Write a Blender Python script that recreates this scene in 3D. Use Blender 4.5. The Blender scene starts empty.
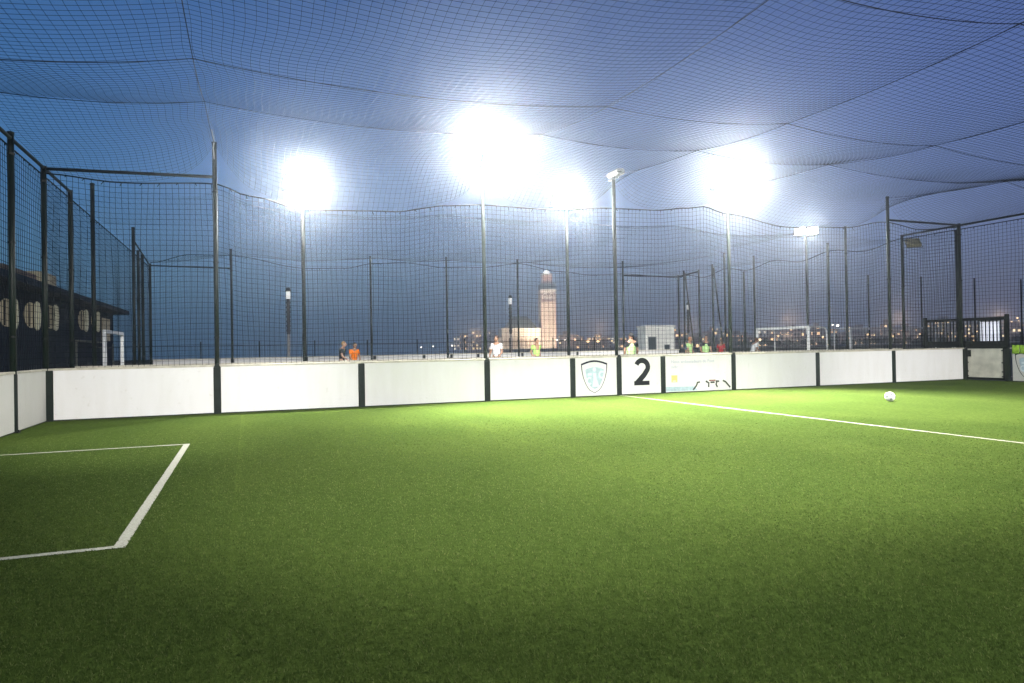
import bpy, bmesh, math, random
from mathutils import Vector, Matrix
random.seed(7)
SC = bpy.context.scene
COL = SC.collection
R = math.radians

# ------------------------------------------------------------------ helpers
def link(o):
    COL.objects.link(o); return o

def tag(o, label=None, cat=None, group=None, kind=None):
    if label: o['label'] = label
    if cat: o['category'] = cat
    if group: o['group'] = group
    if kind: o['kind'] = kind
    return o

def empty(name, loc=(0, 0, 0), rz=0.0, label=None, cat=None, group=None):
    o = link(bpy.data.objects.new(name, None))
    o.location = loc; o.rotation_euler = (0, 0, rz); o.empty_display_size = .2
    return tag(o, label, cat, group)

def copy_tree(o, parent=None):
    c = o.copy(); link(c); c.parent = parent
    for ch in list(o.children):
        copy_tree(ch, c)
    return c

class MB:
    """collects vertices and faces of one mesh"""
    def __init__(s):
        s.v = []; s.f = []; s.mi = []; s.cur = 0; s.smooth = False
    def add(s, vs, fs):
        n = len(s.v); s.v += [tuple(p) for p in vs]
        for f in fs:
            s.f.append(tuple(i + n for i in f)); s.mi.append(s.cur)
        return s
    def box(s, x0, x1, y0, y1, z0, z1):
        return s.add([(x0,y0,z0),(x1,y0,z0),(x1,y1,z0),(x0,y1,z0),(x0,y0,z1),(x1,y0,z1),(x1,y1,z1),(x0,y1,z1)],
                     [(0,3,2,1),(4,5,6,7),(0,1,5,4),(1,2,6,5),(2,3,7,6),(3,0,4,7)])
    def bbox(s, x0, x1, y0, y1, z0, z1, b=.004):
        """box with chamfered upright edges and top"""
        p = [(x0+b,y0),(x1-b,y0),(x1,y0+b),(x1,y1-b),(x1-b,y1),(x0+b,y1),(x0,y1-b),(x0,y0+b)]
        cx, cy = (x0+x1)/2, (y0+y1)/2
        q = [(x+(b if x<cx else -b), y+(b if y<cy else -b)) for x, y in p]
        v = [(x,y,z0) for x,y in p]+[(x,y,z1-b) for x,y in p]+[(x,y,z1) for x,y in q]
        f = [tuple(range(7,-1,-1)), tuple(range(16,24))]
        for k in (0, 8):
            for i in range(8):
                j = (i+1) % 8
                f.append((k+i, k+j, k+8+j, k+8+i))
        return s.add(v, f)
    def tube(s, a, b, r, n=8, r2=None, caps=True):
        return s.poly([a, b], r, n, r2, caps)
    def poly(s, pts, r, n=6, r2=None, caps=True):
        pts = [Vector(p) for p in pts]; m = len(pts); vs = []; fs = []
        prev = None
        for i, p in enumerate(pts):
            d = (pts[min(i+1, m-1)] - pts[max(i-1, 0)]).normalized()
            if prev is None:
                u = d.orthogonal().normalized()
            else:
                u = (prev - d*prev.dot(d)).normalized()
            prev = u; w = d.cross(u)
            rr = r if r2 is None else r + (r2-r)*i/(m-1)
            for k in range(n):
                a = 2*math.pi*(k+.5)/n
                vs.append(p + u*(rr*math.cos(a)) + w*(rr*math.sin(a)))
        for i in range(m-1):
            for k in range(n):
                j = (k+1) % n
                fs.append((i*n+k, i*n+j, (i+1)*n+j, (i+1)*n+k))
        if caps:
            fs.append(tuple(range(n-1, -1, -1))); fs.append(tuple(range((m-1)*n, m*n)))
        return s.add(vs, fs)
    def ball(s, c, rx, ry, rz, nu=12, nv=8):
        vs = [(c[0], c[1], c[2]-rz)]; fs = []
        for i in range(1, nv):
            t = math.pi*i/nv - math.pi/2
            for k in range(nu):
                a = 2*math.pi*k/nu
                vs.append((c[0]+rx*math.cos(t)*math.cos(a), c[1]+ry*math.cos(t)*math.sin(a), c[2]+rz*math.sin(t)))
        vs.append((c[0], c[1], c[2]+rz)); L = len(vs)-1
        for k in range(nu):
            j = (k+1) % nu
            fs.append((0, 1+j, 1+k))
            for i in range(nv-2):
                fs.append((1+i*nu+k, 1+i*nu+j, 1+(i+1)*nu+j, 1+(i+1)*nu+k))
            fs.append((1+(nv-2)*nu+k, 1+(nv-2)*nu+j, L))
        return s.add(vs, fs)
    def prism(s, outline, y0, y1):
        """outline in (x, z), extruded from y0 to y1"""
        n = len(outline)
        vs = [(x, y0, z) for x, z in outline]+[(x, y1, z) for x, z in outline]
        fs = [tuple(range(n)), tuple(range(2*n-1, n-1, -1))]
        for i in range(n):
            j = (i+1) % n
            fs.append((i, i+n, j+n, j))
        return s.add(vs, fs)
    def stroke(s, pts, widths, y0, y1):
        """thick pen stroke in the x z plane"""
        m = len(pts); L = []; Rr = []
        for i, p in enumerate(pts):
            a = Vector(pts[max(i-1, 0)]); b = Vector(pts[min(i+1, m-1)])
            d = (b-a).normalized(); nrm = Vector((-d.y, d.x)); w = widths[i] if hasattr(widths, '__len__') else widths
            L.append(Vector(p)+nrm*w/2); Rr.append(Vector(p)-nrm*w/2)
        for i in range(m-1):
            s.prism([tuple(L[i]), tuple(Rr[i]), tuple(Rr[i+1]), tuple(L[i+1])], y0, y1)
        return s
    def build(s, name, mats, parent=None, smooth=False):
        me = bpy.data.meshes.new(name); me.from_pydata(s.v, [], s.f)
        if not isinstance(mats, (list, tuple)): mats = [mats]
        for m in mats: me.materials.append(m)
        if any(s.mi): me.polygons.foreach_set('material_index', s.mi)
        if smooth: me.polygons.foreach_set('use_smooth', [True]*len(me.polygons))
        me.update()
        o = link(bpy.data.objects.new(name, me)); o.parent = parent
        return o

# ---------------------------------------------------------------- materials
def mat(name, col, rough=.6, spec=.5, metal=0.0, var=0.0, vscale=6.0, bump=0.0, bscale=80.0, emit=None, estr=0.0, col2=None):
    m = bpy.data.materials.new(name); m.use_nodes = True
    nt = m.node_tree; b = nt.nodes['Principled BSDF']
    b.inputs['Base Color'].default_value = (*col, 1); b.inputs['Roughness'].default_value = rough
    b.inputs['Specular IOR Level'].default_value = spec; b.inputs['Metallic'].default_value = metal
    tc = nt.nodes.new('ShaderNodeTexCoord')
    if var or col2:
        n = nt.nodes.new('ShaderNodeTexNoise'); n.inputs['Scale'].default_value = vscale; n.inputs['Detail'].default_value = 5
        nt.links.new(tc.outputs['Object'], n.inputs['Vector'])
        cr = nt.nodes.new('ShaderNodeValToRGB'); cr.color_ramp.elements[0].position = .35; cr.color_ramp.elements[1].position = .68
        lo = col2 if col2 else tuple(max(0, c*(1-var)) for c in col)
        hi = col if col2 else tuple(min(1, c*(1+var)) for c in col)
        cr.color_ramp.elements[0].color = (*lo, 1); cr.color_ramp.elements[1].color = (*hi, 1)
        nt.links.new(n.outputs['Fac'], cr.inputs['Fac']); nt.links.new(cr.outputs['Color'], b.inputs['Base Color'])
    if bump:
        n2 = nt.nodes.new('ShaderNodeTexNoise'); n2.inputs['Scale'].default_value = bscale; n2.inputs['Detail'].default_value = 4
        nt.links.new(tc.outputs['Object'], n2.inputs['Vector'])
        bp = nt.nodes.new('ShaderNodeBump'); bp.inputs['Strength'].default_value = bump; bp.inputs['Distance'].default_value = .01
        nt.links.new(n2.outputs['Fac'], bp.inputs['Height']); nt.links.new(bp.outputs['Normal'], b.inputs['Normal'])
    if emit:
        b.inputs['Emission Color'].default_value = (*emit, 1); b.inputs['Emission Strength'].default_value = estr
    return m

M = {}
M['green_steel'] = mat('green_steel', (.004, .009, .006), .45, .18, 0, .3, 4, .15, 40)
M['post_pad'] = mat('post_pad', (.006, .011, .008), .65, .15, 0, .25, 8)
M['black_steel'] = mat('black_steel', (.004, .006, .005), .55, .18, 0, .2, 5)
M['coping'] = mat('coping', (.42, .39, .31), .5, .4, 0, .2, 7)
M['cord'] = mat('cord', (.006, .010, .013), .85, .1)
M['cord_far'] = mat('cord_far', (.005, .007, .012), .9, .05)
M['cable'] = mat('cable', (.006, .007, .008), .8, .1)
M['rope'] = mat('rope', (.8, .8, .78), .7, .2)
M['white_paint'] = mat('white_paint', (.8, .8, .78), .4, .5, 0, .06, 5)
M['black_print'] = mat('black_print', (.007, .007, .009), .7, .1)
M['navy_print'] = mat('navy_print', (.009, .010, .022), .7, .1)
M['pale_blue_print'] = mat('pale_blue_print', (.36, .47, .53), .5, .4, 0, .12, 14)
M['ice_print'] = mat('ice_print', (.58, .66, .68), .5, .4)
M['grey_print'] = mat('grey_print', (.42, .43, .5), .5, .4)
M['faint_print'] = mat('faint_print', (.66, .67, .68), .5, .4, 0, .12, 20)
M['orange_print'] = mat('orange_print', (.8, .5, .17), .5, .4)
M['red_print'] = mat('red_print', (.2, .05, .035), .5, .4)
M['concrete'] = mat('concrete', (.3, .29, .27), .9, .2, 0, .2, 1.5, .3, 30)
M['asphalt'] = mat('asphalt', (.05, .05, .052), .9, .2, 0, .25, .4, .3, 60)
M['lamp_body'] = mat('lamp_body', (.45, .45, .43), .45, .5, .3, .15, 10)
M['lamp_glass'] = mat('lamp_glass', (.9, .9, .9), .2, .5, emit=(1, .98, .93), estr=120)
M['lamp_glass_far'] = mat('lamp_glass_far', (.9, .9, .9), .2, .5, emit=(1, .98, .95), estr=60)
M['lamp_off'] = mat('lamp_off', (.5, .5, .45), .15, .6)
M['hivis'] = mat('hivis', (.24, .42, .03), .7, .2, 0, .12, 20)

def board_mat(nm='board_white', k=1.0, kb=1.0):
    m = mat(nm, (.74, .73, .72), .42, .4)
    nt = m.node_tree; b = nt.nodes['Principled BSDF']; tc = nt.nodes.new('ShaderNodeTexCoord')
    oi = nt.nodes.new('ShaderNodeObjectInfo')
    # scuffs: stretched noise, plus ball marks and run-down streaks
    mp = nt.nodes.new('ShaderNodeMapping'); mp.inputs['Scale'].default_value = (2.2, 2.2, .35)
    ad = nt.nodes.new('ShaderNodeVectorMath'); ad.operation = 'ADD'
    nt.links.new(tc.outputs['Object'], ad.inputs[0]); nt.links.new(oi.outputs['Location'], ad.inputs[1])
    nt.links.new(ad.outputs[0], mp.inputs['Vector'])
    n = nt.nodes.new('ShaderNodeTexNoise'); n.inputs['Scale'].default_value = 2.4; n.inputs['Detail'].default_value = 7
    nt.links.new(mp.outputs[0], n.inputs['Vector'])
    cr = nt.nodes.new('ShaderNodeValToRGB'); e = cr.color_ramp.elements
    e[0].position = .32; e[0].color = (.645*k, .63*k, .615*kb, 1); e[1].position = .6; e[1].color = (.675*k, .662*k, .655*kb, 1)
    nt.links.new(n.outputs['Fac'], cr.inputs['Fac'])
    n2 = nt.nodes.new('ShaderNodeTexNoise'); n2.inputs['Scale'].default_value = 11; n2.inputs['Detail'].default_value = 3
    nt.links.new(ad.outputs[0], n2.inputs['Vector'])
    c2 = nt.nodes.new('ShaderNodeValToRGB'); e = c2.color_ramp.elements
    e[0].position = .66; e[0].color = (1, 1, 1, 1); e[1].position = .76; e[1].color = (.9, .89, .86, 1)
    nt.links.new(n2.outputs['Fac'], c2.inputs['Fac'])
    mx = nt.nodes.new('ShaderNodeMix'); mx.data_type = 'RGBA'; mx.blend_type = 'MULTIPLY'; mx.inputs[0].default_value = 1
    nt.links.new(cr.outputs[0], mx.inputs[6]); nt.links.new(c2.outputs[0], mx.inputs[7])
    nt.links.new(mx.outputs[2], b.inputs['Base Color'])
    return m
M['board_white'] = board_mat(); M['board_yellow_dim'] = board_mat('board_yellow_dim', .8, .74)  # end boards: yellower, and darkened to take down the strong lamplight there
M['board_far'] = board_mat('board_far', .9, .85)

def turf_mat():
    m = bpy.data.materials.new('turf'); m.use_nodes = True; nt = m.node_tree; b = nt.nodes['Principled BSDF']
    b.inputs['Roughness'].default_value = .75; b.inputs['Specular IOR Level'].default_value = 0.0
    b.inputs['Sheen Weight'].default_value = 0.0; b.inputs['Sheen Roughness'].default_value = .45
    b.inputs['Sheen Tint'].default_value = (.7, .9, .4, 1)
    tc = nt.nodes.new('ShaderNodeTexCoord')
    def noise(scale, det=4, sx=1, sy=1, rough=.6):
        mp = nt.nodes.new('ShaderNodeMapping'); mp.inputs['Scale'].default_value = (sx, sy, 1)
        nt.links.new(tc.outputs['Object'], mp.inputs['Vector'])
        n = nt.nodes.new('ShaderNodeTexNoise'); n.inputs['Scale'].default_value = scale; n.inputs['Detail'].default_value = det
        n.inputs['Roughness'].default_value = rough
        nt.links.new(mp.outputs[0], n.inputs['Vector']); return n.outputs['Fac']
    fine = noise(95, 3, 1, .8, .75); mid = noise(14, 5, 1, .6); big = noise(.45, 4, 1, .7); pile = noise(38, 4, .35, 1)
    def ramp(src, a, ca, bpos, cb):
        r = nt.nodes.new('ShaderNodeValToRGB'); e = r.color_ramp.elements
        e[0].position = a; e[0].color = (*ca, 1); e[1].position = bpos; e[1].color = (*cb, 1)
        nt.links.new(src, r.inputs['Fac']); return r.outputs['Color']
    def mul(a, c):
        x = nt.nodes.new('ShaderNodeMix'); x.data_type = 'RGBA'; x.blend_type = 'MULTIPLY'; x.inputs[0].default_value = 1
        nt.links.new(a, x.inputs[6]); nt.links.new(c, x.inputs[7]); return x.outputs[2]
    base = ramp(fine, .3, (.037, .060, .0125), .72, (.094, .137, .033))
    base = mul(base, ramp(mid, .3, (.74, .76, .7), .7, (1.12, 1.1, 1.08)))
    base = mul(base, ramp(big, .35, (.82, .86, .84), .65, (1.1, 1.07, 1.05)))
    base = mul(base, ramp(pile, .34, (.75, .77, .7), .66, (1.15, 1.14, 1.12)))
    # rolled-out carpet strips, every second one brushed the other way
    sep = nt.nodes.new('ShaderNodeSeparateXYZ'); nt.links.new(tc.outputs['Object'], sep.inputs[0])
    mo = nt.nodes.new('ShaderNodeMath'); mo.operation = 'PINGPONG'; mo.inputs[1].default_value = 3.9
    ad = nt.nodes.new('ShaderNodeMath'); ad.operation = 'ADD'; ad.inputs[1].default_value = 9.75 + 39
    nt.links.new(sep.outputs['X'], ad.inputs[0]); nt.links.new(ad.outputs[0], mo.inputs[0])
    base = mul(base, ramp(mo.outputs[0], .0, (1.0, 1.0, 1.0), 1.0, (.93, .95, .93)))
    seam = nt.nodes.new('ShaderNodeMath'); seam.operation = 'MODULO'; seam.inputs[1].default_value = 3.9
    nt.links.new(ad.outputs[0], seam.inputs[0])
    base = mul(base, ramp(seam.outputs[0], .0, (1.22, 1.2, 1.15), .09, (1, 1, 1)))
    nt.links.new(base, b.inputs['Base Color'])
    bp = nt.nodes.new('ShaderNodeBump'); bp.inputs['Strength'].default_value = .55; bp.inputs['Distance'].default_value = .012
    nt.links.new(fine, bp.inputs['Height'])
    bp2 = nt.nodes.new('ShaderNodeBump'); bp2.inputs['Strength'].default_value = .3; bp2.inputs['Distance'].default_value = .05
    nt.links.new(mid, bp2.inputs['Height']); nt.links.new(bp.outputs[0], bp2.inputs['Normal'])
    nt.links.new(bp2.outputs[0], b.inputs['Normal'])
    return m
M['turf'] = turf_mat()
M['line'] = mat('line', (.33, .33, .24), .7, .3, 0, .18, 55, .5, 130)
M['sea'] = mat('sea', (.01, .022, .045), .16, .5, 0, 0, 1, .25, .15)
M['earth'] = mat('earth', (.035, .033, .034), .95, .1, 0, .4, .05)

# ------------------------------------------------------------ camera, world
FPX = 698.1875
cam = bpy.data.cameras.new('camera'); camo = link(bpy.data.objects.new('camera', cam)); SC.camera = camo
yaw, pit, rol = .3619, .0075, -.0168
CP = Vector((-9.6063, -17.0987, 1.3949))
Fw = Vector((math.sin(yaw)*math.cos(pit), math.cos(yaw)*math.cos(pit), math.sin(pit)))
Rt = Vector((math.cos(yaw), -math.sin(yaw), 0)); Up = Rt.cross(Fw)
c_, s_ = math.cos(rol), math.sin(rol)
Rt, Up = Rt*c_+Up*s_, Up*c_-Rt*s_
mw = Matrix((( Rt.x, Up.x, -Fw.x, CP.x), (Rt.y, Up.y, -Fw.y, CP.y), (Rt.z, Up.z, -Fw.z, CP.z), (0, 0, 0, 1)))
camo.matrix_world = mw
cam.sensor_width = 36; cam.lens = FPX*36/1024; cam.clip_start = .05; cam.clip_end = 12000

def spot_at(bearing_px, dist):
    """ground position at a compass bearing (as a column of the photo) and a distance from the viewpoint"""
    d = Fw + Rt*((bearing_px-512)/FPX); d.z = 0
    k = dist/ (Fw.x*d.x+Fw.y*d.y)
    return CP.x+d.x*k, CP.y+d.y*k

W = bpy.data.worlds.new('World'); SC.world = W; W.use_nodes = True
nt = W.node_tree; bg = nt.nodes['Background']
sky = nt.nodes.new('ShaderNodeTexSky'); sky.sky_type = 'NISHITA'; sky.sun_disc = False
sky.sun_elevation = R(4); sky.sun_rotation = R(-75)
tint = nt.nodes.new('ShaderNodeMix'); tint.data_type = 'RGBA'; tint.blend_type = 'MULTIPLY'; tint.inputs[0].default_value = 1
tc = nt.nodes.new('ShaderNodeTexCoord'); sep = nt.nodes.new('ShaderNodeSeparateXYZ')
nt.links.new(tc.outputs['Generated'], sep.inputs[0])
# dusk colour by compass direction: blue over the sea to the west, violet over the town to the east
cx = nt.nodes.new('ShaderNodeMapRange'); cx.inputs[1].default_value = -.4; cx.inputs[2].default_value = .95
nt.links.new(sep.outputs['X'], cx.inputs[0])
ra = nt.nodes.new('ShaderNodeValToRGB'); e = ra.color_ramp.elements
e[0].position = 0; e[0].color = (.2, .56, 1.34, 1); e[1].position = 1; e[1].color = (.36, .41, 1.02, 1)
nt.links.new(cx.outputs[0], ra.inputs['Fac'])
nt.links.new(sky.outputs[0], tint.inputs[6]); nt.links.new(ra.outputs['Color'], tint.inputs[7])
gz = nt.nodes.new('ShaderNodeValToRGB'); e = gz.color_ramp.elements
e[0].position = 0; e[0].color = (1.8, 1.5, 1.42, 1); e[1].position = .75; e[1].color = (.95, .95, .9, 1)
x = e.new(.22); x.color = (1.3, 1.2, 1.1, 1)
nt.links.new(sep.outputs['Z'], gz.inputs['Fac'])
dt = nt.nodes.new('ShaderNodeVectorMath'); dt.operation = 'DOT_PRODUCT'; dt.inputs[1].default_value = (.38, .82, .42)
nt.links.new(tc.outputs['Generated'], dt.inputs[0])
ga = nt.nodes.new('ShaderNodeMapRange'); ga.interpolation_type = 'SMOOTHSTEP'; ga.inputs[1].default_value = .62; ga.inputs[2].default_value = 1.0; ga.inputs[3].default_value = .74; ga.inputs[4].default_value = 1.5  # sky brightened around one direction, painting in the wide bloom of the lamps
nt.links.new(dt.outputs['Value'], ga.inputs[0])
m1 = nt.nodes.new('ShaderNodeMix'); m1.data_type = 'RGBA'; m1.blend_type = 'MULTIPLY'; m1.inputs[0].default_value = 1
nt.links.new(tint.outputs[2], m1.inputs[6]); nt.links.new(gz.outputs[0], m1.inputs[7])
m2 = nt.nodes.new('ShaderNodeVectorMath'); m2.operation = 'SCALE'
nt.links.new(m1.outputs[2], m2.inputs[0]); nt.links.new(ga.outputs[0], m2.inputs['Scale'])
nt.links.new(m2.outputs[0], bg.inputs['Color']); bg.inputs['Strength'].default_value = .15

SC.view_settings.view_transform = 'Standard'; SC.view_settings.look = 'None'
SC.view_settings.exposure = 0; SC.view_settings.gamma = 1
SC.render.engine = 'CYCLES'
SC.cycles.use_denoising = True
SC.cycles.max_bounces = 5; SC.cycles.diffuse_bounces = 2; SC.cycles.glossy_bounces = 2; SC.cycles.volume_bounces = 2
SC.cycles.transparent_max_bounces = 4
SC.cycles.sample_clamp_indirect = 4; SC.cycles.sample_clamp_direct = 0
SC.cycles.volume_step_rate = 1
SC.cycles.use_light_tree = True

# --------------------------------------------------------------- the ground
L, WD = 13.55, 16.9           # half length and width of a pitch
GAP, WB = 2.3, 14.65          # walkway, width of the second pitch
YB0, YB1 = GAP, GAP+WB
US = [-L, -10.258, -7.049, -3.852, -1.418, 0, 1.418, 3.852, 7.049, 10.258, L]

def sheet(name, x0, x1, y0, y1, z, m, n=1):
    b = MB()
    b.add([(x0, y0, z), (x1, y0, z), (x1, y1, z), (x0, y1, z)], [(0, 1, 2, 3)])
    return tag(b.build(name, m), kind='structure')
sheet('sea', -2550, 2550, -2550, 2550, -4.0, M['sea'])
b = MB(); b.add([(60, 150, -.6), (1200, 300, -.6), (2500, 480, -.6), (2500, 2500, -.6), (900, 2500, -.6), (520, 1500, -.6), (300, 1000, -.6), (190, 640, -.6), (170, 520, -.6), (120, 330, -.6)], [tuple(range(10))])
b.add([(90, -120, -.6), (2500, -900, -.6), (2500, 480, -.6), (1200, 300, -.6), (60, 150, -.6)], [tuple(range(5))])
tag(b.build('town_ground', M['earth']), kind='structure')
b = MB(); b.box(-120, 320, -60, 62, -6, -.012); tag(b.build('promenade', M['asphalt']), kind='structure')
sheet('walkway', -L-8, L+3, .1, GAP-.1, -.004, M['concrete'])
sheet('pitch_turf', -L, L, -WD, -.02, 0, M['turf'])
sheet('second_pitch_turf', -L, L, YB0+.1, YB1, 0, M['turf'])
# painted lines
b = MB()
def seg(x0, x1, y0, y1): b.add([(x0, y0, .004), (x1, y0, .004), (x1, y1, .004), (x0, y1, .004)], [(0, 1, 2, 3)])
seg(-.035, .035, -WD+.1, -.05)
for s in (-1, 1):
    xa, xb = sorted((s*10.445, s*10.53))
    seg(xa, xb, -11.42, -5.42)
    xa, xb = sorted((s*10.53, s*(L-.03)))
    seg(xa, xb, -11.415, -11.34); seg(xa, xb, -5.495, -5.42)
tag(b.build('pitch_markings', M['line']), kind='structure')

# ---------------------------------------------------- the pile of the turf
import numpy as np
def blade_mat():
    m = bpy.data.materials.new('blade'); m.use_nodes = True; nt = m.node_tree
    for n in list(nt.nodes):
        if n.type == 'BSDF_PRINCIPLED': nt.nodes.remove(n)
    out = [n for n in nt.nodes if n.type == 'OUTPUT_MATERIAL'][0]
    g = nt.nodes.new('ShaderNodeNewGeometry'); cr = nt.nodes.new('ShaderNodeValToRGB'); e = cr.color_ramp.elements
    e[0].position = 0; e[0].color = (.044, .073, .0155, 1); e[1].position = .85; e[1].color = (.100, .146, .036, 1)
    x = cr.color_ramp.elements.new(.97); x.color = (.15, .175, .06, 1)
    nt.links.new(g.outputs['Random Per Island'], cr.inputs['Fac'])
    d = nt.nodes.new('ShaderNodeBsdfDiffuse'); t = nt.nodes.new('ShaderNodeBsdfTranslucent'); mx = nt.nodes.new('ShaderNodeMixShader'); mx.inputs[0].default_value = .35
    nt.links.new(cr.outputs[0], d.inputs['Color']); nt.links.new(cr.outputs[0], t.inputs['Color'])
    nt.links.new(d.outputs[0], mx.inputs[1]); nt.links.new(t.outputs[0], mx.inputs[2]); nt.links.new(mx.outputs[0], out.inputs['Surface'])
    return m
def blades(bands):
    rng = np.random.default_rng(3); V = []
    for n, hh in bands:
        # thinning out with distance, from where single blades can be made out to where they cannot
        rr = 1.5+13.5*rng.beta(1.15, 2.0, n); aa = rng.uniform(R(-22), R(128), n)
        ww = .0012*rr
        x = CP.x+rr*np.cos(aa); y = CP.y+rr*np.sin(aa)
        ok = (x > -L+.05) & (x < L-.05) & (y > -WD+.05) & (y < -.1)
        ok &= ~((np.abs(x) < .045))
        inbox = (np.abs(np.abs(x)-10.4875) < .036) & (y > -11.41) & (y < -5.43)
        lines = (np.abs(x) > 10.53) & ((np.abs(y+11.378) < .03) | (np.abs(y+5.458) < .03))
        ok &= ~inbox & ~lines
        x, y = x[ok], y[ok]; k = len(x)
        h = hh*np.clip(1.15-rr[ok]/18, .35, 1)*rng.uniform(.55, 1.25, k); th = rng.uniform(0, 6.283, k); w = ww[ok]*rng.uniform(.6, 1.3, k)
        lean = rng.uniform(.2, 1.5, k)*h; la = rng.normal(1.9, 1.1, k)
        dx, dy = np.cos(th)*w/2, np.sin(th)*w/2
        tx, ty = x+lean*np.cos(la), y+lean*np.sin(la)
        mx_, my__ = x+.35*lean*np.cos(la), y+.35*lean*np.sin(la)
        z0 = np.zeros(k)
        P = np.stack([np.stack([x-dx, y-dy, z0], 1), np.stack([x+dx, y+dy, z0], 1), np.stack([mx_+dx*.8, my__+dy*.8, h*.65], 1), np.stack([tx, ty, h], 1), np.stack([mx_-dx*.8, my__-dy*.8, h*.65], 1)], 1)
        V.append(P.reshape(-1, 3))
    V = np.concatenate(V); n = len(V)//5
    me = bpy.data.meshes.new('grass'); me.vertices.add(len(V)); me.vertices.foreach_set('co', V.astype(np.float32).ravel())
    me.loops.add(n*5); me.loops.foreach_set('vertex_index', np.arange(n*5, dtype=np.int32))
    me.polygons.add(n); me.polygons.foreach_set('loop_start', np.arange(0, n*5, 5, dtype=np.int32))
    me.update(calc_edges=True); me.materials.append(blade_mat())
    o = link(bpy.data.objects.new('grass', me)); o['kind'] = 'stuff'
    return o
blades(((560000, .0125),))

# ------------------------------------------------------------- fence posts
def fence_post(x, y, top, label, r=.05, base=0.0, cap=True, group='tall fence posts', m='green_steel'):
    e0 = empty('fence_post', (x, y, base), 0, label, 'fence post', group)
    b = MB(); b.tube((0, 0, 0), (0, 0, top-base), r, 12); o = b.build('pole', M[m], e0)
    sm = o.data.polygons; sm.foreach_set('use_smooth', [len(p.vertices) == 4 for p in sm])
    if cap:
        b = MB(); b.tube((0, 0, top-base), (0, 0, top-base+.03), r*1.12, 12); b.tube((0, 0, top-base+.03), (0, 0, top-base+.045), r*1.12, 12, r*.5); b.build('cap', M['black_steel'], e0)
        b = MB(); b.box(-r*1.6, r*1.6, -r*1.3, r*1.3, 0, .02)
        for sx in (-1, 1): b.tube((sx*r*1.3, 0, .02), (sx*r*1.3, 0, .05), .012, 6)
        b.build('base_plate', M['black_steel'], e0)
        for z in (1.7, 3.4, 5.0):
            if z < top-base-.1:
                b = MB(); b.tube((0, 0, z), (0, 0, z+.04), r*1.12, 12); b.tube((0, -r*.9, z+.02), (0, -r*1.7, z+.02), .012, 6)
                b.build('net_clip', M['black_steel'], e0)
    return e0

YP = .06     # fence line just behind the boards
LBL = 'tall green steel post '
post217 = fence_post(-10.258, YP, 6.12, LBL+'with white rope tie at its tip, second from left corner')
b = MB(); b.poly([(0, -.05, 5.75), (-.02, -.06, 6.0), (.0, -.05, 6.14), (-.045, -.05, 6.42)], .012, 6); b.build('rope_tie', M['rope'], post217)
fence_post(-L, YP-.1, 5.3, LBL+'at the far left corner carrying two top rails', .055)
fence_post(-L, -2.2, 5.38, LBL+'nearest the camera on the left end fence', .055)
fence_post(10.258, YP, 6.12, LBL+'with long rail off it, behind ball and right corner')
fence_post(L, YP-.02, 5.37, LBL+'at the right corner beside the boarded gate', .055)

# --------------------------------------------------------------- floodlights
def head(parent, x, y, z, tilt, yaw_, lit=True, far=False, w=.46, h=.34):
    """one floodlight box, its glass facing local -Y, tilted down"""
    b = MB(); b.bbox(-w/2, w/2, 0, .14, -h/2, h/2, .02)
    for k in range(6): b.box(-w/2+.04+k*w/6.3, -w/2+.055+k*w/6.3, .14, .19, -h/2+.03, h/2-.03)
    o = b.build('lamp_head', M['lamp_body'], parent)
    o.location = (x, y, z); o.rotation_euler = (tilt, 0, yaw_)
    b = MB(); b.box(-w/2+.025, w/2-.025, -.012, -.001, -h/2+.025, h/2-.025)
    g = b.build('lens', M['lamp_off'] if not lit else (M['lamp_glass_far'] if far else M['lamp_glass']), o)
    b = MB(); b.poly([(-w/2-.02, .07, 0), (-w/2-.02, .07, -h/2-.08), (w/2+.02, .07, -h/2-.08), (w/2+.02, .07, 0)], .012, 6)
    b.build('yoke', M['black_steel'], o)
    return o

def lamp(parent, loc, target, power, size, blend, radius=.2, col=(1, .98, .94)):
    l = bpy.data.lights.new('floodlight_beam', 'SPOT'); l.energy = power; l.color = col
    l.spot_size = R(size); l.spot_blend = blend; l.shadow_soft_size = radius
    o = link(bpy.data.objects.new('floodlight_beam', l)); o.parent = parent
    o.location = loc
    d = Vector(target)-(Vector(parent.location)+Vector(loc))
    o.rotation_euler = d.to_track_quat('-Z', 'Y').to_euler()
    return o

def bulb(parent, loc, power, col=(1, .99, .97)):
    l = bpy.data.lights.new('floodlight_bulb', 'POINT'); l.energy = power; l.color = col; l.shadow_soft_size = .12
    o = link(bpy.data.objects.new('floodlight_bulb', l)); o.parent = parent; o.location = loc
    return o

def floodlight(x, y, ztop, label, face=(0, -1), lit=True, r=.05, spread=.3, tilt=50, far=False, thick_base=False):
    e0 = empty('floodlight_mast', (x, y, 0), 0, label, 'floodlight', 'floodlight masts')
    b = MB(); b.tube((0, 0, 0), (0, 0, ztop), r, 12); o = b.build('pole', M['green_steel'], e0)
    o.data.polygons.foreach_set('use_smooth', [len(p.vertices) == 4 for p in o.data.polygons])
    a = math.atan2(face[0], -face[1])      # rotation that turns local -Y to face
    ca, sa = math.cos(a), math.sin(a)
    ex = lambda u, v: (u*ca - v*sa, u*sa + v*ca)
    p0 = ex(-spread-.12, -.02); p1 = ex(spread+.12, -.02)
    b = MB(); b.tube((*p0, ztop+.02), (*p1, ztop+.02), .03, 8); b.tube((0, 0, ztop-.02), (0, 0, ztop+.06), r*1.2, 10)
    b.build('crossbar', M['green_steel'], e0)
    for s in (-1, 1):
        px, py = ex(s*spread, -.09)
        head(e0, px, py, ztop+.24, R(-(90-tilt)) if False else R(90-tilt)*-1, a, lit, far)
    return e0
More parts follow.
